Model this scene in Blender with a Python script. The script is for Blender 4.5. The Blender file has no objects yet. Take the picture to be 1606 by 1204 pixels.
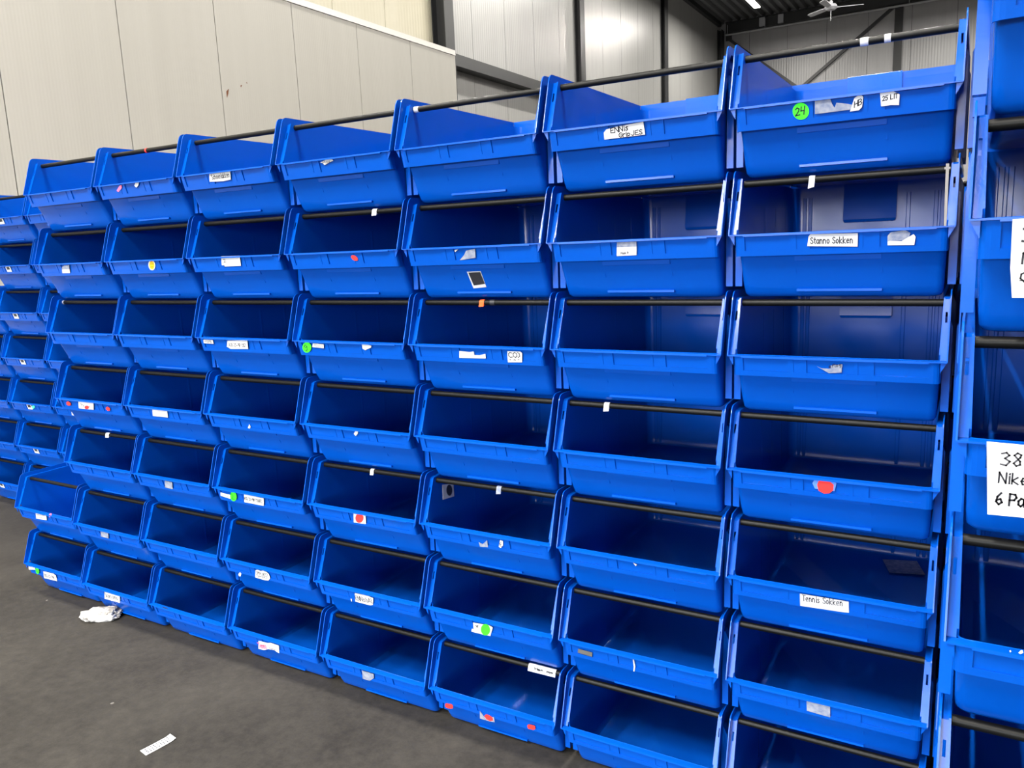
import bpy, bmesh, math, random
from mathutils import Vector, Matrix

C = bpy.context.scene.collection
S = bpy.context.scene
R = random.Random(7)

# ---------------------------------------------------------------- camera
cam_data = bpy.data.cameras.new('camera')
cam_data.sensor_width = 36.0
cam_data.lens = 27.655
cam_data.clip_start = 0.05
cam_data.clip_end = 200
cam = bpy.data.objects.new('camera', cam_data)
C.objects.link(cam)
right = Vector((0.8652688, 0.4995564, -0.0418717))
down = Vector((0.0519130, -0.1723657, -0.9836641))
fwd = Vector((-0.4986130, 0.8489602, -0.1750761))
m3 = Matrix((right, -down, -fwd)).transposed()
cam.matrix_world = Matrix.Translation((3.37795, -1.86913, 1.5635)) @ m3.to_4x4()
S.camera = cam

# ---------------------------------------------------------------- world, lights, exposure
w = bpy.data.worlds.new('world'); S.world = w; w.use_nodes = True
bg = w.node_tree.nodes['Background']
bg.inputs[1].default_value = 19
wn, wl = w.node_tree.nodes, w.node_tree.links     # overcast daylight above the horizon, darker yard below it
wt = wn.new('ShaderNodeTexCoord'); ws = wn.new('ShaderNodeSeparateXYZ'); wr = wn.new('ShaderNodeValToRGB')
wl.new(wt.outputs['Generated'], ws.inputs[0]); wl.new(ws.outputs['Z'], wr.inputs[0]); wl.new(wr.outputs[0], bg.inputs[0])
wr.color_ramp.elements[0].position = 0.0; wr.color_ramp.elements[0].color = (0.05, 0.05, 0.05, 1)
wr.color_ramp.elements[1].position = 0.02; wr.color_ramp.elements[1].color = (0.93, 0.965, 1.0, 1)
S.view_settings.view_transform = 'Standard'
S.view_settings.look = 'None'
S.view_settings.gamma = 1.0
S.view_settings.use_curve_mapping = False
S.view_settings.exposure = 0.2
LIGHT_Z = 8.3
DOOR = (-3.0, 5.5, 3.2)      # open loading door in the hall front behind the camera: x from, x to, height
pd = bpy.data.lights.new('door_portal', 'AREA'); pd.shape = 'RECTANGLE'; pd.size = DOOR[1] - DOOR[0]; pd.size_y = DOOR[2]
pd.cycles.is_portal = True
po = bpy.data.objects.new('door_portal', pd); C.objects.link(po)
po.location = ((DOOR[0] + DOOR[1]) / 2, -9.2, DOOR[2] / 2); po.rotation_euler = (math.radians(90), 0, 0)
# ceiling strips, plus an added overhead row: (x, y, watts)
LAMPS = [(x, y, 290) for x in (-2.63, 2.4, 7.4) for y in (5.2, 11.2, 17.2, 23.1)]
LAMPS += [(x, -0.8, 520) for x in (-2.63, 2.4, 7.4)]  # unseen row added overhead to brighten the top bins' inner walls and ledges
LAMPS += [(x, y, 480) for x in (-2.63, 0.2, 2.4) for y in (-5.8, -7.6)]
for (x, y, watts) in LAMPS:
    ld = bpy.data.lights.new('strip_lamp', 'AREA')
    ld.shape = 'RECTANGLE'; ld.size = 0.16; ld.size_y = 1.5
    ld.energy = watts; ld.color = (1.0, 0.955, 0.88)
    lo = bpy.data.objects.new('strip_lamp', ld); C.objects.link(lo)
    lo.location = (x, y, LIGHT_Z - 0.07)

# ---------------------------------------------------------------- materials
def mat(name, col, rough=0.5, spec=0.5, metal=0.0, emit=None, strength=0.0):
    m = bpy.data.materials.new(name); m.use_nodes = True
    b = m.node_tree.nodes['Principled BSDF']
    b.inputs['Base Color'].default_value = (*col, 1)
    b.inputs['Roughness'].default_value = rough
    b.inputs['Specular IOR Level'].default_value = spec
    b.inputs['Metallic'].default_value = metal
    if emit:
        b.inputs['Emission Color'].default_value = (*emit, 1)
        b.inputs['Emission Strength'].default_value = strength
    return m

def nodes(m):
    return m.node_tree.nodes, m.node_tree.links, m.node_tree.nodes['Principled BSDF']

def noise_color(m, c0, c1, scale, detail=6, lo=0.35, hi=0.65, coord='Object', stretch=(1, 1, 1)):
    n, l, b = nodes(m)
    tc = n.new('ShaderNodeTexCoord'); mp = n.new('ShaderNodeMapping')
    mp.inputs['Scale'].default_value = stretch
    t = n.new('ShaderNodeTexNoise'); t.inputs['Scale'].default_value = scale; t.inputs['Detail'].default_value = detail
    r = n.new('ShaderNodeValToRGB')
    r.color_ramp.elements[0].position = lo; r.color_ramp.elements[0].color = (*c0, 1)
    r.color_ramp.elements[1].position = hi; r.color_ramp.elements[1].color = (*c1, 1)
    l.new(tc.outputs[coord], mp.inputs['Vector']); l.new(mp.outputs[0], t.inputs['Vector'])
    l.new(t.outputs['Fac'], r.inputs[0]); l.new(r.outputs[0], b.inputs['Base Color'])
    return t, r

M = {}
M['blue'] = mat('blue_plastic', (0.0008, 0.064, 0.385), 0.30, 0.20)
def plastic_wear(m):
    n, l, b = nodes(m)
    tc = n.new('ShaderNodeTexCoord')
    t = n.new('ShaderNodeTexNoise'); t.inputs['Scale'].default_value = 9; t.inputs['Detail'].default_value = 8
    l.new(tc.outputs['Object'], t.inputs['Vector'])
    mr = n.new('ShaderNodeMapRange')
    mr.inputs['From Min'].default_value = 0.3; mr.inputs['From Max'].default_value = 0.7
    mr.inputs['To Min'].default_value = 0.13; mr.inputs['To Max'].default_value = 0.27
    l.new(t.outputs['Fac'], mr.inputs['Value']); l.new(mr.outputs[0], b.inputs['Roughness'])
    t2 = n.new('ShaderNodeTexNoise'); t2.inputs['Scale'].default_value = 260; t2.inputs['Detail'].default_value = 2
    l.new(tc.outputs['Object'], t2.inputs['Vector'])
    bp = n.new('ShaderNodeBump'); bp.inputs['Strength'].default_value = 0.06; bp.inputs['Distance'].default_value = 0.001
    l.new(t2.outputs['Fac'], bp.inputs['Height']); l.new(bp.outputs[0], b.inputs['Normal'])
plastic_wear(M['blue'])
M['rod'] = mat('black_rod', (0.0035, 0.0035, 0.003), 0.42, 0.16)
M['white'] = mat('white_paper', (0.50, 0.505, 0.51), 0.7, 0.3)
M['grey'] = mat('grey_paper_residue', (0.36, 0.40, 0.50), 0.8, 0.2)
noise_color(M['grey'], (0.15, 0.18, 0.27), (0.27, 0.29, 0.34), 90)
M['green'] = mat('fluorescent_green', (0.05, 0.90, 0.02), 0.6, 0.3)
M['dkgreen'] = mat('dark_green_ink', (0.01, 0.25, 0.01), 0.7, 0.2)
M['mint'] = mat('mint_sticker', (0.05, 0.75, 0.40), 0.6, 0.3)
M['red'] = mat('fluorescent_red', (0.95, 0.035, 0.03), 0.6, 0.3)
M['orange'] = mat('orange_tape', (0.95, 0.10, 0.015), 0.6, 0.3)
M['pink'] = mat('pink_scrap', (0.85, 0.16, 0.30), 0.7, 0.2)
M['dkpink'] = mat('pink_ink', (0.75, 0.10, 0.22), 0.7, 0.2)
M['yellow'] = mat('yellow_sticker', (0.95, 0.46, 0.01), 0.6, 0.3)
M['k'] = mat('black_ink', (0.012, 0.012, 0.018), 0.6, 0.3)
M['ink_grey'] = mat('grey_ink', (0.06, 0.06, 0.07), 0.7, 0.2)
M['dark'] = mat('dark_print', (0.02, 0.02, 0.024), 0.45, 0.4)
M['clear'] = mat('clear_tape', (0.10, 0.22, 0.62), 0.15, 0.6)
M['metal'] = mat('grey_metal', (0.20, 0.19, 0.175), 0.4, 0.5, 0.5)
M['tie'] = mat('grey_strap', (0.24, 0.225, 0.21), 0.6, 0.3)
M['steel'] = mat('dark_steel_paint', (0.016, 0.017, 0.019), 0.42, 0.5)
M['joint'] = mat('panel_joint', (0.05, 0.05, 0.048), 0.8, 0.2)
M['galv'] = mat('galvanised_pipe', (0.42, 0.43, 0.46), 0.5, 0.5, 0.3)
M['fan'] = mat('white_fan_paint', (0.62, 0.63, 0.68), 0.45, 0.5)
M['deck'] = mat('roof_deck_steel', (0.17, 0.175, 0.18), 0.45, 0.5, 0.35)
M['trim'] = mat('light_cap_trim', (0.66, 0.63, 0.60), 0.45, 0.5)
M['rust'] = mat('rust_scuff', (0.16, 0.07, 0.04), 0.85, 0.1)
M['led'] = mat('led_diffuser', (0.9, 0.9, 0.88), 0.5, 0.3, 0, (1.0, 0.93, 0.80), 9.0)
M['housing'] = mat('lamp_housing', (0.5, 0.5, 0.5), 0.5, 0.4)

def panel_material(name, c0, c1, rough, axis, rib, bump, spec=0.5):
    m = mat(name, c0, rough, spec)
    st = [1, 1, 1]; st[axis] = 6; st[2] = 0.25
    noise_color(m, c0, c1, 1.3, 4, 0.3, 0.7, 'Object', tuple(st))
    n, l, b = nodes(m)
    tc = n.new('ShaderNodeTexCoord')
    wv = n.new('ShaderNodeTexWave'); wv.wave_type = 'BANDS'; wv.bands_direction = 'XYZ'[axis]
    wv.inputs['Scale'].default_value = 2 * math.pi / (20 * rib) ; wv.inputs['Distortion'].default_value = 0.15
    l.new(tc.outputs['Object'], wv.inputs['Vector'])
    bp = n.new('ShaderNodeBump'); bp.inputs['Strength'].default_value = bump; bp.inputs['Distance'].default_value = 0.002
    l.new(wv.outputs['Fac'], bp.inputs['Height']); l.new(bp.outputs[0], b.inputs['Normal'])
    return m
M['panel'] = panel_material('white_sandwich_panel', (0.36, 0.347, 0.313), (0.38, 0.366, 0.332), 0.42, 1, 0.03, 0.25)
M['panel_hall'] = panel_material('silver_sandwich_panel', (0.275, 0.275, 0.270), (0.295, 0.295, 0.288), 0.36, 1, 0.075, 1.0)
M['panel_cream'] = panel_material('cream_sandwich_panel', (0.46, 0.43, 0.33), (0.48, 0.45, 0.35), 0.38, 1, 0.075, 0.9)
M['panel_end'] = panel_material('grey_sandwich_panel', (0.345, 0.345, 0.355), (0.37, 0.37, 0.38), 0.35, 0, 0.085, 0.9)

def floor_material():
    m = mat('concrete_floor', (0.08, 0.075, 0.07), 0.7, 0.12)
    n, l, b = nodes(m)
    tc = n.new('ShaderNodeTexCoord')
    def nz(scale, detail, rough=0.6):
        t = n.new('ShaderNodeTexNoise'); t.inputs['Scale'].default_value = scale
        t.inputs['Detail'].default_value = detail; t.inputs['Roughness'].default_value = rough
        l.new(tc.outputs['Object'], t.inputs['Vector']); return t
    a = nz(1.4, 10, 0.72); c = nz(26, 10, 0.78); d = nz(150, 3, 0.6)
    r = n.new('ShaderNodeValToRGB')
    r.color_ramp.elements[0].position = 0.37; r.color_ramp.elements[0].color = (FL * 0.56, FL * 0.51, FL * 0.45, 1)
    r.color_ramp.elements[1].position = 0.63; r.color_ramp.elements[1].color = (FL * 1.50, FL * 1.38, FL * 1.18, 1)
    mix = n.new('ShaderNodeMath'); mix.operation = 'MULTIPLY_ADD'; mix.inputs[1].default_value = 0.5
    l.new(a.outputs['Fac'], mix.inputs[0])
    m2 = n.new('ShaderNodeMath'); m2.operation = 'MULTIPLY'; m2.inputs[1].default_value = 0.5
    l.new(c.outputs['Fac'], m2.inputs[0]); l.new(m2.outputs[0], mix.inputs[2])
    l.new(mix.outputs[0], r.inputs[0])
    vo = n.new('ShaderNodeTexVoronoi'); vo.inputs['Scale'].default_value = 5.5
    l.new(tc.outputs['Object'], vo.inputs['Vector'])
    sp = n.new('ShaderNodeMath'); sp.operation = 'LESS_THAN'; sp.inputs[1].default_value = 0.035
    l.new(vo.outputs['Distance'], sp.inputs[0])
    sm = n.new('ShaderNodeMath'); sm.operation = 'MULTIPLY'; sm.inputs[1].default_value = 0.5
    l.new(sp.outputs[0], sm.inputs[0])
    mx = n.new('ShaderNodeMix'); mx.data_type = 'RGBA'
    l.new(sm.outputs[0], mx.inputs[0]); l.new(r.outputs[0], mx.inputs[6]); mx.inputs[7].default_value = (0.20, 0.19, 0.17, 1)
    l.new(mx.outputs[2], b.inputs['Base Color'])
    mr = n.new('ShaderNodeMapRange'); mr.inputs['To Min'].default_value = 0.6; mr.inputs['To Max'].default_value = 0.85
    l.new(c.outputs['Fac'], mr.inputs['Value']); l.new(mr.outputs[0], b.inputs['Roughness'])
    bp = n.new('ShaderNodeBump'); bp.inputs['Strength'].default_value = 0.25; bp.inputs['Distance'].default_value = 0.002
    l.new(d.outputs['Fac'], bp.inputs['Height']); l.new(bp.outputs[0], b.inputs['Normal'])
    return m
FL = 0.030
M['floor'] = floor_material()

# ---------------------------------------------------------------- helpers
class MB:
    """collects faces; build() links them as one mesh object"""
    def __init__(self): self.v = []; self.f = []; self.mi = []; self.cur = 0
    def add(self, vs, fs):
        o = len(self.v); self.v += [tuple(q) for q in vs]
        self.f += [tuple(i + o for i in f) for f in fs]; self.mi += [self.cur] * len(fs)
    def box(self, x0, x1, y0, y1, z0, z1):
        self.add([(x0, y0, z0), (x1, y0, z0), (x1, y1, z0), (x0, y1, z0), (x0, y0, z1), (x1, y0, z1), (x1, y1, z1), (x0, y1, z1)],
                 [(0, 3, 2, 1), (4, 5, 6, 7), (0, 1, 5, 4), (1, 2, 6, 5), (2, 3, 7, 6), (3, 0, 4, 7)])
    def hexa(self, p):           # 8 points: bottom ring then top ring
        self.add(p, [(0, 3, 2, 1), (4, 5, 6, 7), (0, 1, 5, 4), (1, 2, 6, 5), (2, 3, 7, 6), (3, 0, 4, 7)])
    def tube(self, a, b, r, n=14, r2=None):
        a = Vector(a); b = Vector(b); d = (b - a).normalized(); r2 = r if r2 is None else r2
        u = d.orthogonal().normalized(); v = d.cross(u)
        ring = lambda c, q: [c + (u * math.cos(2 * math.pi * i / n) + v * math.sin(2 * math.pi * i / n)) * q for i in range(n)]
        self.add(ring(a, r) + ring(b, r2), [(i, (i + 1) % n, n + (i + 1) % n, n + i) for i in range(n)] + [tuple(range(n - 1, -1, -1)), tuple(range(n, 2 * n))])
    def bar(self, a, b, wx, wy, up=(0, 0, 1)):
        a = Vector(a); b = Vector(b); d = (b - a).normalized(); u = d.cross(Vector(up)).normalized(); v = u.cross(d)
        P = []
        for c in (a, b):
            P += [c - u * wx - v * wy, c + u * wx - v * wy, c + u * wx + v * wy, c - u * wx + v * wy]
        self.hexa(P)
    def mesh(self, name, mats, smooth=None, solid=None, off=(0, 0, 0)):
        me = bpy.data.meshes.new(name)
        me.from_pydata([(x - off[0], y - off[1], z - off[2]) for x, y, z in self.v], [], self.f)
        for m in mats: me.materials.append(m)
        me.polygons.foreach_set('material_index', self.mi)
        bm = bmesh.new(); bm.from_mesh(me)
        if solid is not None:
            bmesh.ops.remove_doubles(bm, verts=bm.verts, dist=1e-5)
        bmesh.ops.recalc_face_normals(bm, faces=bm.faces) if solid is None else None
        bm.to_mesh(me); bm.free()
        if solid:
            o = bpy.data.objects.new('solid', me); C.objects.link(o)
            md = o.modifiers.new('s', 'SOLIDIFY'); md.thickness = solid; md.offset = 0; md.use_even_offset = True
            dg = bpy.context.evaluated_depsgraph_get()
            me2 = bpy.data.meshes.new_from_object(o.evaluated_get(dg)); me2.name = name
            bpy.data.objects.remove(o); me = me2
        if smooth:
            me.shade_smooth(); me.set_sharp_from_angle(angle=math.radians(smooth))
        me.update()
        return me

def link(name, me, parent=None, loc=None):
    o = bpy.data.objects.new(name, me); C.objects.link(o)
    if parent is not None: o.parent = parent
    if loc is not None: o.location = loc
    return o
def thing(name, label, cat, loc=(0, 0, 0), group=None):
    o = bpy.data.objects.new(name, None); C.objects.link(o)
    o.location = loc; o.empty_display_size = 0.1
    o['label'] = label; o['category'] = cat
    if group: o['group'] = group
    return o
def tag_thing(o, label, cat, group=None):
    o['label'] = label; o['category'] = cat
    if group: o['group'] = group
    return o
def struct(name, me, label=None):
    o = link(name, me); o['kind'] = 'structure'
    if label: o['label'] = label
    return o

# ---------------------------------------------------------------- the building
def panels_y(mb, x, y0, y1, z0, z1, first, mod, gap=0.010, th=0.06, side=1):
    """wall panels standing in the plane x, joints every mod along y, dark backing behind the joints"""
    e = [y0]; q = first
    while q < y1 - 0.05:
        if q > y0 + 0.05: e.append(q)
        q += mod
    e.append(y1)
    for a, b in zip(e, e[1:]):
        mb.box(x - th, x, a + (gap / 2 if a > y0 else 0), b - (gap / 2 if b < y1 else 0), z0, z1)
    mb.cur = 1; mb.box(x - th - 0.03, x - 0.012, y0, y1 - 0.001, z0 + 0.001, z1 - 0.001); mb.cur = 0

b = MB(); b.box(-9, 16, -9.3, 28.4, -0.2, 0.0)
struct('floor', b.mesh('floor', [M['floor']]))

b = MB(); panels_y(b, -3.422, -8.0, 8.45, 0, 4.34, 1.852, 1.0995, gap=0.009)
b.box(-5.0, -3.502, 8.37, 8.44, 0, 4.33)
wp = struct('wall_partition', b.mesh('wall_partition', [M['panel'], M['joint']]))
b = MB()
rust = [[(4.109, 3.2475), (4.1459, 3.2779), (4.1307, 3.2251), (4.109, 3.1843)], [(4.3037, 3.332), (4.3306, 3.3423), (4.3098, 3.3136)], [(4.3857, 3.3696), (4.4025, 3.3656), (4.3957, 3.3796)]]
for pl in rust:
    n = len(pl)
    b.add([(-3.4205, y, z) for y, z in pl] + [(-3.4235, y, z) for y, z in pl], [tuple(range(n))] + [(i, (i + 1) % n, n + (i + 1) % n, n + i) for i in range(n)])
link('rust_mark', b.mesh('rust_mark', [M['rust']]), wp)
b = MB(); b.box(-3.50, -3.412, -8.0, 8.452, 4.344, 4.365); b.box(-3.47, -3.415, -8.0, 8.452, 4.35, 4.415)
struct('trim_1', b.mesh('trim_1', [M['trim']]))

HX = -4.922
b = MB(); panels_y(b, HX, 10.30, 28.17, 0, 9.4, 11.35, 1.22, gap=0.012)
struct('wall_left', b.mesh('wall_left', [M['panel_hall'], M['joint']]))
b = MB(); panels_y(b, HX, -8.0, 10.29, 0, 9.4, 7.537 - 1.225 * 12, 1.225, gap=0.012)
struct('wall_mezzanine', b.mesh('wall_mezzanine', [M['panel_cream'], M['joint']]))
b = MB()
for i in range(16):
    x0 = -4.95 + i * 1.29 - 0.22; x1 = x0 + 1.278
    b.box(x0, x1, 28.17, 28.23, 0, 9.4)
b.cur = 1; b.box(-4.9, 15.6, 28.185, 28.26, 0.001, 9.39)
struct('wall_back', b.mesh('wall_back', [M['panel_end'], M['joint']]))

b = MB()                                                  # hall front with the wide open loading door
b.box(-9, DOOR[0], -9.3, -9.1, 0, 9.4); b.box(DOOR[1], 16, -9.3, -9.1, 0, 9.4); b.box(DOOR[0], DOOR[1], -9.3, -9.1, DOOR[2], 9.4)
struct('wall_front', b.mesh('wall_front', [M['panel_end']]))
b = MB(); b.box(15.6, 15.8, -9.1, 28.17, 0, 9.4)
struct('wall_right', b.mesh('wall_right', [M['panel_end']]))

def corrugated():
    b = MB(); pitch = 0.285; h = 0.11; x = -5.2; prof = []
    while x < 15.4:
        prof += [(x, 9.0), (x + 0.10, 9.0), (x + 0.145, 9.0 + h), (x + 0.24, 9.0 + h)]; x += pitch
    n = len(prof); vs = []
    for y in (-9.2, 28.17): vs += [(px, y, pz) for px, pz in prof]
    b.add(vs, [(i, i + 1, n + i + 1, n + i) for i in range(n - 1)])
    b.add([(-5.2, -9.2, 9.25), (15.7, -9.2, 9.25), (15.7, 28.17, 9.25), (-5.2, 28.17, 9.25)], [(0, 1, 2, 3)])
    return b.mesh('ceiling', [M['deck']])
struct('ceiling', corrugated())

def h_column(name, x0, x1, y0, y1, z1, label):
    """steel H section standing on the floor: two flanges facing the hall, web between"""
    b = MB(); t = 0.016
    b.box(x1 - t, x1, y0, y1, 0, z1); b.box(x0, x0 + t, y0, y1, 0, z1)
    b.box(x0 + t, x1 - t, (y0 + y1) / 2 - 0.006, (y0 + y1) / 2 + 0.006, 0, z1)
    o = link(name, b.mesh(name, [M['steel']])); tag_thing(o, label, 'column', 'steel columns along the hall walls'); return o
h_column('steel_column', HX + 0.005, HX + 0.273, 10.05, 10.33, 9.0, 'black steel column rising behind the end of the white partition wall')
h_column('steel_column', HX + 0.005, HX + 0.144, 15.84, 16.09, 9.0, 'slim black steel column midway along the silver wall, reaching the diagonal beam')
h_column('steel_column', HX + 0.005, HX + 0.124, 21.79, 22.08, 9.0, 'slim black steel column on the silver wall nearest the corner')
h_column('steel_column', HX + 0.005, HX + 0.16, 27.75, 28.10, 8.75, 'black steel column in the corner where the hall walls meet')
b = MB(); b.box(0.775, 1.02, 28.10, 28.115, 0, 8.75); b.box(0.775, 1.02, 28.15, 28.165, 0, 8.75); b.box(0.89, 0.905, 28.115, 28.15, 0, 8.75)
tag_thing(link('steel_column', b.mesh('steel_column', [M['steel']])), 'black steel column on the end wall, right of the diagonal braces', 'column', 'steel columns along the hall walls')

b = MB(); b.box(HX + 0.002, HX + 0.012, 10.34, 15.83, 4.70, 4.90); b.box(HX + 0.012, HX + 0.24, 10.34, 15.83, 4.885, 4.90); b.box(HX + 0.012, HX + 0.24, 10.34, 15.83, 4.70, 4.715); b.box(HX + 0.225, HX + 0.24, 10.34, 15.83, 4.715, 4.885)
tag_thing(link('steel_beam', b.mesh('steel_beam', [M['steel']])), 'dark horizontal steel beam running along the silver wall past the partition end', 'beam')
b = MB(); b.box(-4.70, 14, 27.95, 28.165, 8.985, 9.0); b.box(-4.70, 14, 27.95, 28.165, 8.64, 8.655); b.box(-4.70, 14, 28.05, 28.065, 8.655, 8.985)
tag_thing(link('eave_beam', b.mesh('eave_beam', [M['steel']])), 'long black steel beam under the roof across the end wall', 'beam')
b = MB(); b.box(HX + 0.005, HX + 0.13, 10.34, 27.84, 8.86, 9.0)
tag_thing(link('edge_beam', b.mesh('edge_beam', [M['steel']])), 'black edge beam where the roof meets the long silver wall', 'beam')
b = MB(); b.bar((-4.66, 28.08, 8.50), (-2.20, 28.08, 6.50), 0.045, 0.055, (0, 1, 0)); b.box(-4.70, -4.50, 28.06, 28.10, 8.40, 8.60)
tag_thing(link('diagonal_brace', b.mesh('diagonal_brace', [M['steel']])), 'black diagonal brace falling from the corner column of the end wall', 'brace', 'diagonal braces on the end wall')
b = MB(); b.bar((-2.05, 28.08, 6.50), (0.765, 28.08, 8.62), 0.045, 0.055, (0, 1, 0))
tag_thing(link('diagonal_brace', b.mesh('diagonal_brace', [M['steel']])), 'black diagonal brace rising to the end wall column under the fan', 'brace', 'diagonal braces on the end wall')
b = MB(); b.box(-2.34, -1.92, 28.05, 28.11, 6.30, 6.50)
tag_thing(link('gusset_plate', b.mesh('gusset_plate', [M['steel']])), 'black steel plate joining the feet of both diagonal braces', 'plate')
b = MB(); b.tube((-4.66, 27.90, 8.56), (12, 27.90, 8.56), 0.035)
for x in (-4.6, -3.3, 1.2, 4.5): b.tube((x, 27.90, 8.56), (x, 27.90, 8.90), 0.012, 8)
tag_thing(link('conduit_pipe', b.mesh('conduit_pipe', [M['galv']])), 'thin light grey pipe hanging below the beam along the end wall', 'pipe')
for nm, x, lab in (('junction_box', -3.40, 'small grey box on the eave beam nearest the corner'), ('junction_box', -2.77, 'small grey box on the eave beam beneath the strip light')):
    b = MB(); b.box(x - 0.09, x + 0.09, 27.86, 27.948, 8.66, 8.94)
    o = tag_thing(link(nm, b.mesh(nm, [M['galv']])), lab, 'box', 'boxes on the eave beam')

# the strip light in view (its lamp is one of the ceiling strips above)
t = thing('strip_light', 'lit white ceiling strip light under the corrugated roof', 'light', (-2.63, 23.1, 8.3))
b = MB(); b.box(-0.09, 0.09, -0.80, 0.80, -0.03, 0.05); link('housing', b.mesh('housing', [M['housing']]), t)
b = MB(); b.box(-0.085, 0.085, -0.79, 0.79, -0.060, -0.031); d_ = link('diffuser', b.mesh('diffuser', [M['led']]), t); d_['label'] = 'glowing white diffuser'
b = MB()
for y in (-0.5, 0.5): b.tube((0, y, 0.05), (0, y, 0.70), 0.008, 8)
link('suspension_wire', b.mesh('suspension_wire', [M['galv']]), t)

# ceiling fan
fx, fy, fz = 0.05, 20.0, 6.93
t = thing('ceiling_fan', 'white three bladed ceiling fan hanging from the roof', 'fan', (fx, fy, fz))
b = MB(); b.tube((0, 0, -0.05), (0, 0, 0.0), 0.10, 20, 0.16); b.tube((0, 0, 0), (0, 0, 0.07), 0.16, 20, 0.12); b.tube((0, 0, 0.07), (0, 0, 0.16), 0.05, 16, 0.03)
link('motor_hub', b.mesh('motor_hub', [M['fan']], 35), t)
b = MB(); b.tube((0, 0, 0.15), (0, 0, 2.06), 0.016, 10); link('down_rod', b.mesh('down_rod', [M['galv']], 40), t)
b = MB(); b.tube((0, 0, -0.05), (0, 0, -0.30), 0.008, 8); link('pull_cord', b.mesh('pull_cord', [M['galv']]), t)
for a in (17.7, 142.4, 262.7):
    b = MB(); ca, sa = math.cos(math.radians(a)), math.sin(math.radians(a))
    prof = [(0.13, 0.035), (0.22, 0.06), (0.68, 0.075), (0.74, 0.05)]
    lo = []; 
    for r_, hw in prof:
        for s in (-1, 1):
            lo.append((r_, s * hw, s * 0.018))
    P = [(x * ca - y * sa, x * sa + y * ca, z) for x, y, z in lo]; Q = [(x, y, z + 0.012) for x, y, z in P]
    k = len(P)
    fs = []
    for i in range(0, k - 2, 2): fs += [(i, i + 1, i + 3, i + 2), (k + i, k + i + 2, k + i + 3, k + i + 1), (i, i + 2, k + i + 2, k + i), (i + 1, k + i + 1, k + i + 3, i + 3)]
    fs += [(0, k, k + 1, 1), (k - 2, k - 1, 2 * k - 1, 2 * k - 2)]
    b.add(P + Q, fs); link('blade', b.mesh('blade', [M['fan']]), t)

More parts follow.
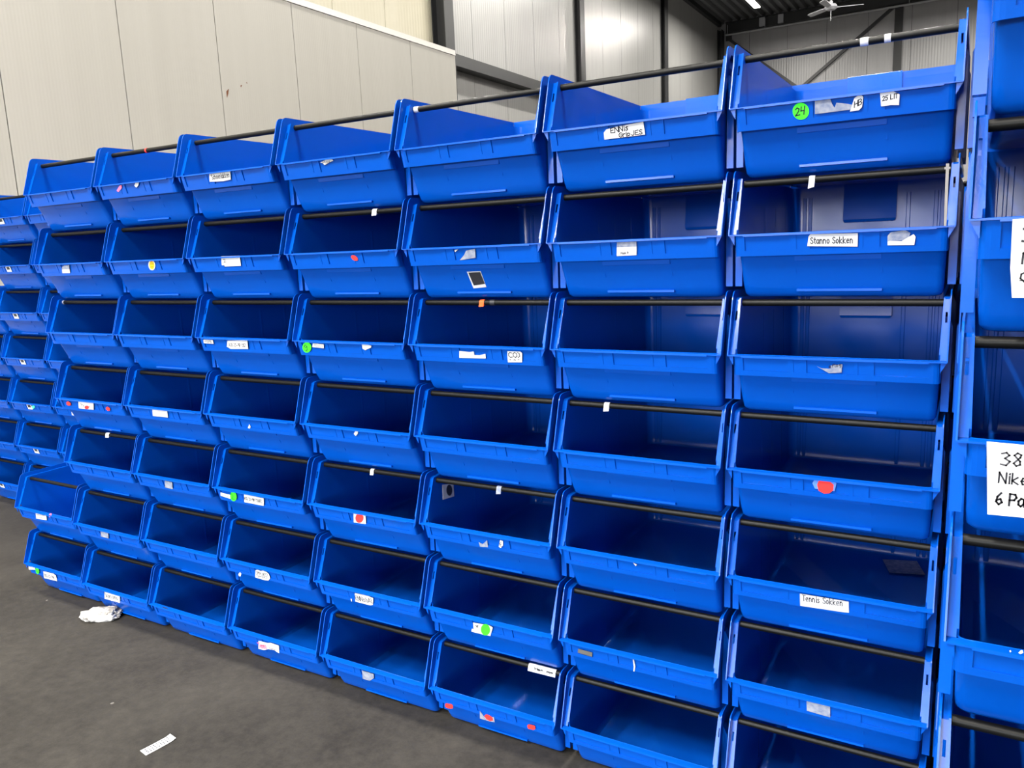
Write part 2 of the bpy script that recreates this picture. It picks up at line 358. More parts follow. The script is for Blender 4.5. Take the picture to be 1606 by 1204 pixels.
LABELS=[[["c1",7],"a","torn_sticker","pink",[[0.1248,-0.0239],[0.1541,-0.0076],[0.1664,-0.0062],[0.1598,-0.0171],[0.1332,-0.029]],[],None],
[["c1",7],"a","torn_sticker","white",[[0.2374,-0.0136],[0.2508,-0.0033],[0.2685,-0.0046],[0.2587,-0.0151],[0.2443,-0.0208]],[],None],
[["c2",7],"a","paper_label","white",[[0.168,-0.0053],[0.1755,0.0003],[0.2722,-0.0012],[0.2619,-0.0299],[0.2233,-0.0322],[0.1577,-0.0294]],[["Schoenlakken",[0.1735,-0.0233],[0.2626,-0.0218],0.015,"k",0.0015]],None],
[["c3",7],"a","torn_label","white",[[0.1864,-0.0105],[0.2036,-0.0064],[0.2176,-0.0038],[0.2377,-0.0056],[0.2414,-0.0096],[0.2276,-0.0121],[0.2134,-0.0155],[0.2016,-0.0192],[0.1985,-0.0134]],[["Mau",[0.1975,-0.0161],[0.2276,-0.0121],0.0073,"k"]],None],
[["c5",7],"a","paper_label","white",[[0.1677,-0.019],[0.1755,-0.0124],[0.1876,-0.0107],[0.198,-0.0089],[0.2727,-0.0051],[0.2743,-0.0341],[0.1672,-0.0353]],[["ENNis",[0.186,-0.0223],[0.235,-0.0192],0.0116,"k",0.0015],["GripJES",[0.2065,-0.034],[0.268,-0.032],0.0102,"k",0.0014]],None],
[["c6",7],"a","round_sticker","green",[[0.172,-0.0241],[0.171,-0.0293],[0.1685,-0.0338],[0.1646,-0.0372],[0.1597,-0.0391],[0.1544,-0.0394],[0.149,-0.038],[0.1443,-0.035],[0.1405,-0.0307],[0.1382,-0.0256],[0.1375,-0.0202],[0.1385,-0.015],[0.1412,-0.0105],[0.1451,-0.0071],[0.15,-0.0053],[0.1553,-0.0051],[0.1606,-0.0065],[0.1653,-0.0095],[0.169,-0.0137],[0.1713,-0.0187]],[["24",[0.1433,-0.0306],[0.164,-0.0283],0.0155,"k",0.0019]],"green round sticker"],
[["c6",7],"a","torn_label","grey",[[0.1842,-0.0056],[0.2152,-0.003],[0.2189,-0.0147],[0.2239,-0.0229],[0.2278,-0.0133],[0.2506,-0.0184],[0.2631,-0.0224],[0.2543,-0.0302],[0.1837,-0.0312]],[],None],
[["c6",7],"a","torn_label","white",[[0.2543,-0.0339],[0.2631,-0.0087],[0.2742,-0.002],[0.2804,-0.0083],[0.278,-0.0278],[0.2718,-0.0334]],[["HB",[0.2631,-0.0268],[0.278,-0.0216],0.0107,"k",0.0012]],None],
[["c6",7],"a","paper_label","white",[[0.312,-0.0011],[0.3192,-0.0001],[0.336,-0.004],[0.3492,-0.0117],[0.3484,-0.0322],[0.3328,-0.0304],[0.3148,-0.0308]],[["25 LIT",[0.3171,-0.0206],[0.3457,-0.0179],0.0086,"k",0.0011]],None],
[["c0",6],"a","paper_label","white",[[0.1808,-0.0243],[0.2323,-0.0254],[0.2257,-0.0395],[0.1728,-0.039]],[],None],
[["c0",6],"a","torn_label","grey",[[0.1894,-0.0141],[0.2074,-0.0086],[0.241,-0.0078],[0.2323,-0.0254],[0.1808,-0.0243]],[],None],
[["c1",6],"a","round_sticker","white",[[0.2957,-0.0193],[0.2923,-0.0253],[0.2873,-0.0307],[0.2811,-0.0351],[0.2743,-0.0381],[0.2676,-0.0393],[0.2617,-0.0386],[0.2571,-0.0361],[0.2543,-0.0321],[0.2536,-0.0268],[0.2551,-0.0209],[0.2585,-0.015],[0.2636,-0.0096],[0.2698,-0.0052],[0.2766,-0.0023],[0.2832,-0.0011],[0.2891,-0.0018],[0.2936,-0.0043],[0.2964,-0.0083],[0.2971,-0.0135]],[],"white rim of the oval sticker"],
[["c1",6],"a","oval_sticker","yellow",[[0.2912,-0.0196],[0.2885,-0.0243],[0.2847,-0.0287],[0.2799,-0.0322],[0.2748,-0.0346],[0.2699,-0.0355],[0.2655,-0.035],[0.2622,-0.033],[0.2602,-0.0297],[0.2599,-0.0255],[0.2611,-0.0207],[0.2638,-0.016],[0.2677,-0.0116],[0.2724,-0.0081],[0.2775,-0.0058],[0.2824,-0.0049],[0.2868,-0.0054],[0.29,-0.0074],[0.292,-0.0107],[0.2924,-0.0149]],[["mmm",[0.2667,-0.0173],[0.29,-0.0172],0.0035,"k"],["mm",[0.2746,-0.01],[0.2894,-0.0099],0.0028,"k"],["mm",[0.2653,-0.0282],[0.2802,-0.028],0.0028,"k"]],"yellow oval sticker"],
[["c2",6],"a","paper_label","white",[[0.1815,0.0009],[0.2731,0.0004],[0.2641,-0.0329],[0.184,-0.0343],[0.1829,-0.0299],[0.1701,-0.0296]],[["2",[0.186,-0.02],[0.1976,-0.0192],0.0108,"k"]],None],
[["c3",6],"a","round_sticker","red",[[0.3001,-0.0279],[0.2968,-0.0295],[0.2923,-0.0297],[0.2875,-0.0286],[0.283,-0.0263],[0.2796,-0.0233],[0.2777,-0.0199],[0.2776,-0.0167],[0.2794,-0.0141],[0.2827,-0.0126],[0.2872,-0.0124],[0.292,-0.0135],[0.2964,-0.0157],[0.2999,-0.0188],[0.3018,-0.0222],[0.3019,-0.0254]],[],"small red sticker"],
[["c4",6],"a","torn_label","grey",[[0.1944,-0.0381],[0.2129,-0.0242],[0.2223,-0.012],[0.2531,-0.0077],[0.2494,-0.0324]],[],None],
[["c4",6],"a","torn_label","white",[[0.1841,-0.0089],[0.1975,-0.0076],[0.185,-0.0144]],[],None],
[["c4",6],"b","photo_card","white",[[0.1937,-0.0722],[0.2408,-0.0713],[0.2444,-0.118],[0.1994,-0.1214]],[],"white bordered dark picture card"],
[["c4",6],"b","dark_print","dark",[[0.1982,-0.0751],[0.2388,-0.074],[0.2432,-0.1086],[0.2035,-0.1129]],[],None],
[["c5",6],"a","paper_label","white",[[0.1971,-0.0179],[0.2499,-0.0181],[0.2473,-0.0394],[0.1941,-0.0402]],[["Mam 9",[0.206,-0.0358],[0.2267,-0.0348],0.0048,"grey"]],None],
[["c5",6],"a","torn_label","grey",[[0.1992,-0.006],[0.251,-0.0056],[0.2499,-0.0181],[0.1971,-0.0179]],[],None],
[["c6",6],"a","paper_label","white",[[0.1743,-0.0315],[0.1775,-0.0104],[0.1816,-0.005],[0.279,-0.0071],[0.2784,-0.0358]],[["Stanno Sokken",[0.1812,-0.0261],[0.2694,-0.0279],0.0134,"k",0.0012]],None],
[["c6",6],"a","torn_label","grey",[[0.3373,-0.0156],[0.3433,-0.0079],[0.3712,-0.0051],[0.3809,-0.0108],[0.3765,-0.0252],[0.3375,-0.0277]],[],None],
[["c6",6],"a","torn_label","white",[[0.3375,-0.0277],[0.3411,-0.0259],[0.3644,-0.0274],[0.3763,-0.0199],[0.387,-0.0137],[0.3907,-0.0192],[0.3888,-0.0363],[0.3376,-0.0352]],[],None],
[["c2",5],"a","paper_label","white",[[0.0384,-0.0087],[0.0894,-0.0086],[0.0858,-0.0229],[0.0352,-0.0219]],[["4381B",[0.0432,-0.0198],[0.0787,-0.02],0.0082,"grey"]],None],
[["c2",5],"a","paper_label","white",[[0.1655,-0.009],[0.2673,-0.0041],[0.2575,-0.0367],[0.1676,-0.0395],[0.1515,-0.0317]],[["A35 21-4P OST",[0.1656,-0.0297],[0.2526,-0.0299],0.0119,"grey"]],None],
[["c3",5],"a","round_sticker","green",[[0.0752,-0.0221],[0.0721,-0.0277],[0.0674,-0.0329],[0.0615,-0.037],[0.055,-0.0398],[0.0486,-0.0409],[0.0429,-0.0402],[0.0384,-0.0378],[0.0356,-0.0339],[0.0347,-0.0289],[0.0359,-0.0232],[0.0391,-0.0176],[0.0439,-0.0124],[0.0498,-0.0083],[0.0562,-0.0056],[0.0626,-0.0045],[0.0683,-0.0053],[0.0727,-0.0077],[0.0755,-0.0116],[0.0763,-0.0165]],[["9",[0.0441,-0.0349],[0.0604,-0.0333],0.02,"k",0.0018]],"green round sticker"],
[["c3",5],"a","barcode_label","white",[[0.0886,-0.0073],[0.135,-0.0099],[0.13,-0.0234],[0.0808,-0.0206]],[["|l|ll|l",[0.0926,-0.0192],[0.1281,-0.0213],0.0079,"k"]],None],
[["c3",5],"a","torn_label","white",[[0.2968,-0.0058],[0.3105,-0.0034],[0.3343,-0.0089],[0.3297,-0.0153],[0.3154,-0.0198],[0.3036,-0.0244],[0.2949,-0.0194]],[],None],
[["c4",5],"a","torn_label","white",[[0.1808,-0.015],[0.2143,-0.0177],[0.2301,-0.0153],[0.2299,-0.0258],[0.2471,-0.0262],[0.2688,-0.0207],[0.2667,-0.0351],[0.1755,-0.0365]],[],None],
[["c4",5],"a","paper_label","white",[[0.3435,-0.0106],[0.3845,-0.0102],[0.3897,-0.0147],[0.3844,-0.0419],[0.3387,-0.0437],[0.3398,-0.0286]],[["CO)",[0.3448,-0.0293],[0.382,-0.0279],0.0151,"k"],["+ a +",[0.3449,-0.0387],[0.3791,-0.0374],0.0066,"grey"]],None],
[["c6",5],"a","torn_label","grey",[[0.2027,-0.0198],[0.2122,-0.0248],[0.2285,-0.0248],[0.2555,-0.0176],[0.2554,-0.0328],[0.2284,-0.0356]],[],None],
[["c6",5],"a","torn_label","grey",[[0.2313,-0.0171],[0.2569,-0.013],[0.2568,-0.0206],[0.2326,-0.0231]],[["eflog",[0.2285,-0.0233],[0.2555,-0.0176],0.0076,"k"]],None],
[["c0",4],"a","round_sticker","red",[[0.0679,-0.0174],[0.0868,-0.0103],[0.0998,-0.0181],[0.0935,-0.0273],[0.0768,-0.0314],[0.0653,-0.0278]],[],"small red sticker"],
[["c0",4],"a","paper_label","white",[[0.1654,-0.0021],[0.273,-0.0005],[0.2487,-0.0378],[0.1456,-0.0381]],[["Yv",[0.1708,-0.0276],[0.1957,-0.0273],0.0136,"k"],["mm",[0.2235,-0.029],[0.2523,-0.0289],0.0075,"k"]],None],
[["c0",4],"a","round_sticker","red",[[0.2244,-0.0284],[0.2204,-0.032],[0.2138,-0.0352],[0.206,-0.0373],[0.1985,-0.0378],[0.1928,-0.0368],[0.19,-0.0342],[0.1907,-0.0308],[0.1947,-0.0272],[0.2013,-0.024],[0.2091,-0.0219],[0.2166,-0.0214],[0.2222,-0.0225],[0.225,-0.025]],[],"small red sticker"],
[["c0",4],"a","round_sticker","red",[[0.3441,-0.0209],[0.3581,-0.0157],[0.3713,-0.0217],[0.3657,-0.0305],[0.3505,-0.0345],[0.3408,-0.0296]],[],"small red sticker"],
[["c1",4],"a","paper_label","white",[[0.1779,-0.0028],[0.2656,-0.003],[0.2542,-0.0343],[0.1637,-0.0347]],[],None],
[["c2",4],"a","torn_label","white",[[0.2283,-0.0242],[0.231,-0.0327],[0.2236,-0.042],[0.2146,-0.0403]],[],None],
[["c3",4],"a","torn_label","white",[[0.2308,-0.0168],[0.2434,-0.0033],[0.2544,-0.0023],[0.2474,-0.0153],[0.2363,-0.0243]],[],None],
[["c6",4],"a","tape_patch","clear",[[0.2008,-0.0145],[0.2052,-0.0063],[0.2415,-0.0042],[0.2539,-0.0076],[0.2495,-0.0299],[0.2062,-0.029]],[],None],
[["c6",4],"a","round_sticker","red",[[0.2113,-0.0181],[0.2158,-0.005],[0.2235,-0.0032],[0.2401,-0.006],[0.2476,-0.0134],[0.2468,-0.0269],[0.2384,-0.0364],[0.2257,-0.039],[0.2146,-0.0329]],[],"red round sticker"],
[["c1",3],"a","torn_label","grey",[[0.1992,-0.0087],[0.2427,-0.0102],[0.2288,-0.043],[0.1836,-0.0405]],[],None],
[["c2",3],"a","barcode_label","white",[[0.0366,-0.0178],[0.0904,-0.0212],[0.0805,-0.0387],[0.0296,-0.0323]],[["|l|l|",[0.0409,-0.0307],[0.0776,-0.0337],0.0092,"k"]],None],
[["c2",3],"a","round_sticker","green",[[0.1221,-0.0206],[0.1195,-0.0271],[0.1152,-0.0335],[0.1098,-0.039],[0.1037,-0.0432],[0.0975,-0.0457],[0.0918,-0.0462],[0.0873,-0.0446],[0.0843,-0.0411],[0.0832,-0.036],[0.084,-0.0299],[0.0868,-0.0234],[0.0911,-0.0171],[0.0966,-0.0115],[0.1027,-0.0074],[0.1088,-0.005],[0.1144,-0.0045],[0.1189,-0.0061],[0.1218,-0.0096],[0.123,-0.0146]],[["2",[0.0897,-0.0374],[0.1048,-0.0379],0.023,"dkgreen"]],"green round sticker"],
[["c2",3],"a","paper_label","white",[[0.1682,-0.0064],[0.2685,-0.0094],[0.2541,-0.0428],[0.154,-0.0415]],[["ASS 21-4M TSHRT",[0.1609,-0.0299],[0.2526,-0.0312],0.0127,"k"]],None],
[["c3",3],"a","paper_label","white",[[0.2072,-0.0013],[0.2593,-0.0005],[0.2474,-0.0411],[0.1943,-0.0435]],[],None],
[["c3",3],"a","round_sticker","red",[[0.2444,-0.0201],[0.2409,-0.0262],[0.236,-0.0319],[0.2301,-0.0365],[0.2239,-0.0397],[0.218,-0.0411],[0.2128,-0.0405],[0.209,-0.0381],[0.207,-0.034],[0.2069,-0.0286],[0.2087,-0.0226],[0.2122,-0.0164],[0.2172,-0.0108],[0.2231,-0.0061],[0.2293,-0.003],[0.2352,-0.0017],[0.2403,-0.0023],[0.244,-0.0047],[0.246,-0.0088],[0.2462,-0.0141]],[],"red round sticker"],
[["c4",3],"a","torn_label","grey",[[0.2126,-0.0323],[0.2252,-0.0368],[0.2448,-0.0199],[0.2426,-0.0449],[0.2136,-0.0479]],[],None],
[["c4",3],"a","torn_label","white",[[0.2826,-0.0354],[0.2924,-0.0105],[0.3019,-0.0121],[0.2985,-0.0281],[0.2886,-0.0388]],[["E",[0.2877,-0.0323],[0.2946,-0.031],0.0115,"k"]],None],
[["c4",3],"w","paper_label","white",[[0.1128,0.0949],[0.1734,0.0805],[0.173,0.038],[0.1096,0.0456]],[],"white square label with a dark oval"],
[["c4",3],"w","dark_print","dark",[[0.1641,0.0614],[0.1627,0.056],[0.1599,0.0515],[0.1559,0.0486],[0.1512,0.0473],[0.1461,0.0479],[0.1413,0.0503],[0.1371,0.0543],[0.134,0.0594],[0.1322,0.0652],[0.132,0.071],[0.1333,0.0764],[0.1361,0.0808],[0.14,0.0838],[0.1447,0.0851],[0.1497,0.0846],[0.1546,0.0822],[0.1589,0.0783],[0.162,0.0732],[0.1638,0.0674]],[],None],
[["c5",3],"a","paint_mark","white",[[0.2284,-0.0081],[0.2388,-0.0121],[0.2345,-0.0181]],[],None],
[["c6",3],"a","paper_label","white",[[0.178,-0.0131],[0.2874,-0.0113],[0.288,-0.0432],[0.2747,-0.0445],[0.1778,-0.0488]],[["Tennis Sokken",[0.1834,-0.0324],[0.2748,-0.027],0.0169,"k",0.0012]],None],
[["e",2],"a","paper_label","white",[[0.1688,-0.0069],[0.2599,0.0004],[0.2392,-0.0349],[0.1487,-0.0408]],[["mmuuiimm",[0.1706,-0.0185],[0.2428,-0.0124],0.0069,"k"],["mmii",[0.1814,-0.0322],[0.2258,-0.0286],0.007,"k"]],None],
[["e",2],"a","torn_sticker","pink",[[0.2746,-0.0041],[0.3013,0.0118],[0.3142,0.0121],[0.2963,-0.0057],[0.2778,-0.0136]],[],None],
[["c0",2],"a","torn_label","grey",[[0.1959,-0.0072],[0.2484,-0.0093],[0.232,-0.0375],[0.1789,-0.0372]],[],None],
[["c2",2],"a","torn_label","white",[[0.0752,-0.0564],[0.0891,-0.0449],[0.0932,-0.0513],[0.0836,-0.0647],[0.0747,-0.0652]],[],None],
[["c2",2],"a","torn_label","white",[[0.1853,-0.0169],[0.1976,-0.0117],[0.2132,-0.0141],[0.2291,-0.0081],[0.2438,-0.012],[0.2537,-0.0197],[0.2525,-0.0381],[0.2371,-0.0511],[0.2129,-0.0534],[0.1685,-0.0514]],[["OMA WITT",[0.1859,-0.0309],[0.2467,-0.0323],0.0118,"k",0.0012],["SHIRT",[0.181,-0.046],[0.2391,-0.0465],0.0118,"k",0.0012]],None],
[["c3",2],"a","paper_label","white",[[0.1841,-0.011],[0.2418,-0.0098],[0.2638,-0.0139],[0.253,-0.0435],[0.2401,-0.0491],[0.1743,-0.0486]],[["ENNisbAl",[0.1798,-0.0408],[0.2538,-0.0369],0.0184,"k",0.0016]],None],
[["c3",2],"a","torn_label","white",[[0.1555,-0.0411],[0.1612,-0.0411],[0.1573,-0.0525],[0.1547,-0.0518]],[],None],
[["c4",2],"a","torn_label","white",[[0.183,-0.0158],[0.2139,-0.0129],[0.242,-0.0106],[0.2546,-0.0158],[0.2373,-0.0528],[0.2092,-0.054],[0.1682,-0.0537],[0.1722,-0.0416],[0.1794,-0.041]],[["v",[0.1915,-0.0294],[0.1999,-0.0285],0.009,"k",2.2],["-",[0.1909,-0.032],[0.2004,-0.0313],0.0039,"k"]],None],
[["c4",2],"a","round_sticker","green",[[0.2428,-0.0255],[0.241,-0.0327],[0.2377,-0.0398],[0.2331,-0.0462],[0.2277,-0.0512],[0.2219,-0.0543],[0.2165,-0.0552],[0.2119,-0.0538],[0.2085,-0.0502],[0.2068,-0.0448],[0.2069,-0.0381],[0.2087,-0.0309],[0.2121,-0.0237],[0.2167,-0.0174],[0.2222,-0.0125],[0.2278,-0.0095],[0.2332,-0.0087],[0.2378,-0.0101],[0.2411,-0.0136],[0.2428,-0.0189]],[],"green round sticker"],
[["c5",2],"a","metal_plate","metal",[[0.0599,-0.0185],[0.1036,-0.0201],[0.1003,-0.0358],[0.0556,-0.0334]],[],"grey metal strip"],
[["c5",2],"a","paint_mark","white",[[0.2274,-0.0055],[0.2301,-0.0058],[0.2315,-0.0331],[0.2265,-0.0513],[0.2237,-0.051],[0.2266,-0.0345]],[],None],
[["c6",2],"a","torn_label","grey",[[0.1989,-0.0059],[0.2286,-0.0032],[0.2535,-0.0031],[0.253,-0.0427],[0.1989,-0.0396]],[],None],
[["e",1],"a","barcode_label","white",[[0.0266,-0.0152],[0.088,-0.0059],[0.0763,-0.0238],[0.0129,-0.0355]],[["|l|l|",[0.0272,-0.0289],[0.0712,-0.0212],0.0111,"grey"]],None],
[["e",1],"a","round_sticker","green",[[0.1125,-0.019],[0.1067,-0.0277],[0.099,-0.0358],[0.0908,-0.0421],[0.0831,-0.0457],[0.0773,-0.046],[0.0742,-0.0429],[0.0742,-0.0369],[0.0774,-0.0289],[0.0833,-0.0202],[0.091,-0.0121],[0.0992,-0.0059],[0.1068,-0.0024],[0.1125,-0.0021],[0.1156,-0.0052],[0.1156,-0.0112]],[["2",[0.0823,-0.0323],[0.0956,-0.0318],0.0212,"dkgreen"]],"green round sticker"],
[["e",1],"a","paper_label","white",[[0.1513,-0.0165],[0.2372,-0.0115],[0.2526,-0.019],[0.2379,-0.0541],[0.1261,-0.0596]],[["lllS 21-4M",[0.1433,-0.0469],[0.2286,-0.0453],0.0169,"grey"]],None],
[["c0",1],"a","paper_label","white",[[0.1618,-0.0095],[0.2734,-0.0047],[0.2476,-0.0489],[0.1359,-0.0525]],[["Skaesseno",[0.1526,-0.0385],[0.2457,-0.0353],0.0235,"k",0.0016]],None],
[["c1",1],"a","tape_patch","dark",[[0.0847,0.0041],[0.1097,0.0052],[0.1243,0.0023],[0.099,-0.0069]],[],None],
[["c2",1],"a","torn_label","white",[[0.1583,-0.023],[0.2088,-0.02],[0.2247,-0.0142],[0.2689,-0.0156],[0.2542,-0.0552],[0.2481,-0.0539],[0.2311,-0.0467],[0.199,-0.051],[0.1699,-0.0635],[0.1397,-0.0657]],[["Tenni",[0.1478,-0.059],[0.1921,-0.0514],0.024,"dkpink"],["mmm",[0.2074,-0.0472],[0.2441,-0.0475],0.0085,"k"]],None],
[["c3",1],"a","torn_label","grey",[[0.1909,-0.0138],[0.2418,-0.0139],[0.237,-0.0334],[0.2127,-0.052],[0.1808,-0.0533]],[],None],
[["c4",1],"a","round_sticker","red",[[0.0527,-0.0517],[0.0589,-0.047],[0.0808,-0.0446],[0.0835,-0.0487],[0.0807,-0.0598],[0.0718,-0.0655],[0.0525,-0.0671],[0.05,-0.062]],[],"small red sticker"],
[["c4",1],"a","round_sticker","red",[[0.3629,-0.0325],[0.3682,-0.0281],[0.3873,-0.026],[0.3899,-0.0299],[0.388,-0.0402],[0.3804,-0.0455],[0.3635,-0.0469],[0.361,-0.0421]],[],"small red sticker"],
[["c4",1],"a","torn_label","grey",[[0.1912,-0.0334],[0.2029,-0.0557],[0.2411,-0.0426],[0.2388,-0.0643],[0.2145,-0.0675],[0.1834,-0.0677]],[],None],
[["c4",1],"a","round_sticker","red",[[0.2041,-0.05],[0.2134,-0.0403],[0.2249,-0.0416],[0.2355,-0.0471],[0.2355,-0.0576],[0.2222,-0.0649],[0.2087,-0.0616]],[],"small red sticker"],
[["q1",7],"a","barcode_label","white",[[0.197,-0.003],[0.248,-0.003],[0.248,-0.0375],[0.197,-0.0375]],[],None],
[["q1",7],"a","dark_print","dark",[[0.206,-0.008],[0.237,-0.008],[0.237,-0.024],[0.206,-0.024]],[],None],
[["q1",6],"a","barcode_label","white",[[0.197,-0.003],[0.248,-0.003],[0.248,-0.0375],[0.197,-0.0375]],[],None],
[["q1",6],"a","dark_print","dark",[[0.206,-0.008],[0.237,-0.008],[0.237,-0.024],[0.206,-0.024]],[],None],
[["q1",5],"a","barcode_label","white",[[0.197,-0.003],[0.248,-0.003],[0.248,-0.0375],[0.197,-0.0375]],[],None],
[["q1",5],"a","dark_print","dark",[[0.206,-0.008],[0.237,-0.008],[0.237,-0.024],[0.206,-0.024]],[],None],
[["q1",4],"a","barcode_label","white",[[0.197,-0.003],[0.248,-0.003],[0.248,-0.0375],[0.197,-0.0375]],[],None],
[["q1",4],"a","dark_print","dark",[[0.206,-0.008],[0.237,-0.008],[0.237,-0.024],[0.206,-0.024]],[],None],
[["q1",3],"a","barcode_label","white",[[0.197,-0.003],[0.248,-0.003],[0.248,-0.0375],[0.197,-0.0375]],[],None],
[["q1",3],"a","dark_print","dark",[[0.206,-0.008],[0.237,-0.008],[0.237,-0.024],[0.206,-0.024]],[],None],
[["q1",2],"a","barcode_label","white",[[0.197,-0.003],[0.248,-0.003],[0.248,-0.0375],[0.197,-0.0375]],[],None],
[["q1",2],"a","dark_print","dark",[[0.206,-0.008],[0.237,-0.008],[0.237,-0.024],[0.206,-0.024]],[],None],
[["q0",1],"a","barcode_label","white",[[0.197,-0.003],[0.248,-0.003],[0.248,-0.0375],[0.197,-0.0375]],[],None],
[["q0",1],"a","dark_print","dark",[[0.206,-0.008],[0.237,-0.008],[0.237,-0.024],[0.206,-0.024]],[],None],
[["q1",3],"a","round_sticker","mint",[[0.283,-0.0173],[0.2764,-0.0234],[0.2669,-0.0281],[0.2572,-0.0303],[0.2498,-0.0293],[0.2468,-0.0255],[0.249,-0.0198],[0.2557,-0.0138],[0.2651,-0.0091],[0.2748,-0.0069],[0.2821,-0.0079],[0.2851,-0.0117]],[],"small mint sticker"],
[["q2",3],"a","torn_label","white",[[0.189,-0.0141],[0.1962,-0.0176],[0.2007,-0.0439],[0.1749,-0.0439]],[],None],
[["n",6],"v","paper_label","white",[[0.0466,-0.0026],[0.0798,-0.0024],[0.0859,-0.0973],[0.0515,-0.0969],[0.0477,-0.0608]],[["3",[0.058,-0.0306],[0.0702,-0.0311],0.0174,"k"],["N",[0.0595,-0.0557],[0.0718,-0.056],0.0122,"k",0.0016],["C",[0.0582,-0.0779],[0.0706,-0.0781],0.0123,"k"],["-",[0.057,-0.0787],[0.0751,-0.0789],0.0062,"k"]],"large white handwritten paper"],
[["n",5],"v","paper_label","white",[[0.0351,0.0026],[0.1132,0.0009],[0.1193,-0.0917],[0.041,-0.0936]],[["38",[0.0516,-0.0268],[0.0754,-0.0259],0.0167,"grey",0.0015],["Nike",[0.0508,-0.0496],[0.0829,-0.0499],0.0134,"k",0.0014],["6 Pack",[0.049,-0.0787],[0.0993,-0.0779],0.0152,"k",0.0017]],"large white handwritten paper"],
[["n",4],"a","paint_mark","white",[[0.0761,0.0029],[0.0775,0.0043],[0.0783,0.0019],[0.077,0.0005]],[],None],
[["n",4],"a","paint_mark","white",[[0.0861,0.0025],[0.0886,0.0073],[0.0906,0.0079],[0.0916,0.004],[0.0883,0.001]],[],None]]
TAGS=[[["c1",7],0.2177,0.2251,0,"red","tape_tag",None,None],
[["c4",7],0.018,0.0341,0,"white","tape_tag",None,None],
[["c6",6],0.1632,0.1757,0.012,"white","tape_tag",None,None],
[["c3",6],0.3131,0.3308,0.004,"white","tape_tag",None,None],
[["c4",5],0.2112,0.2266,0.003,"orange","tape_tag",None,None],
[["c4",5],0.2462,0.2615,0,"dark","tape_tag",None,None],
[["c5",4],0.1207,0.1359,0.007,"white","tape_tag",None,None],
[["c0",3],0.2004,0.2232,0.003,"white","tape_tag",None,None],
[["c3",3],0.2259,0.2398,0.003,"white","tape_tag",None,None],
[["c4",1],0.3348,0.4292,0.004,"white","paper_label","Handmm",None],
[["c4",3],0.242,0.2579,0.007,"grey","tape_tag",None,None],
[["c0",5],0.01,0.0241,0,"grey","rod_cap",None,None],
[["q1",4],-0.013,0.0055,0,"white","rod_cap",None,None],
[["c6",7],0.2613,0.2778,0,"white","tape_scrap",None,None],
[["c6",7],0.3091,0.3215,0,"white","tape_scrap",None,None]]

# ---------------------------------------------------------------- the storage bin
# local frame of the shape data: x from the outer left rim, y from the front lip backwards, z from the lip upwards
WB = 0.464; BASE = -0.1515; DEPTH = 0.703
OFF = (WB / 2, 0.35, BASE)

def inner_x(z): return 0.0140 + (0.13 - z) * 0.020
def front_y(z):
    return 0.0165 + z * 0.41 if z >= 0 else (0.0165 - z * 0.48 if z > -0.05 else 0.0405 + (-0.05 - z) * 0.453)
def arc(cx, cy, r, a0, a1, n=6):
    return [(cx + r * math.cos(math.radians(a0 + (a1 - a0) * i / (n - 1))), cy + r * math.sin(math.radians(a0 + (a1 - a0) * i / (n - 1)))) for i in range(n)]

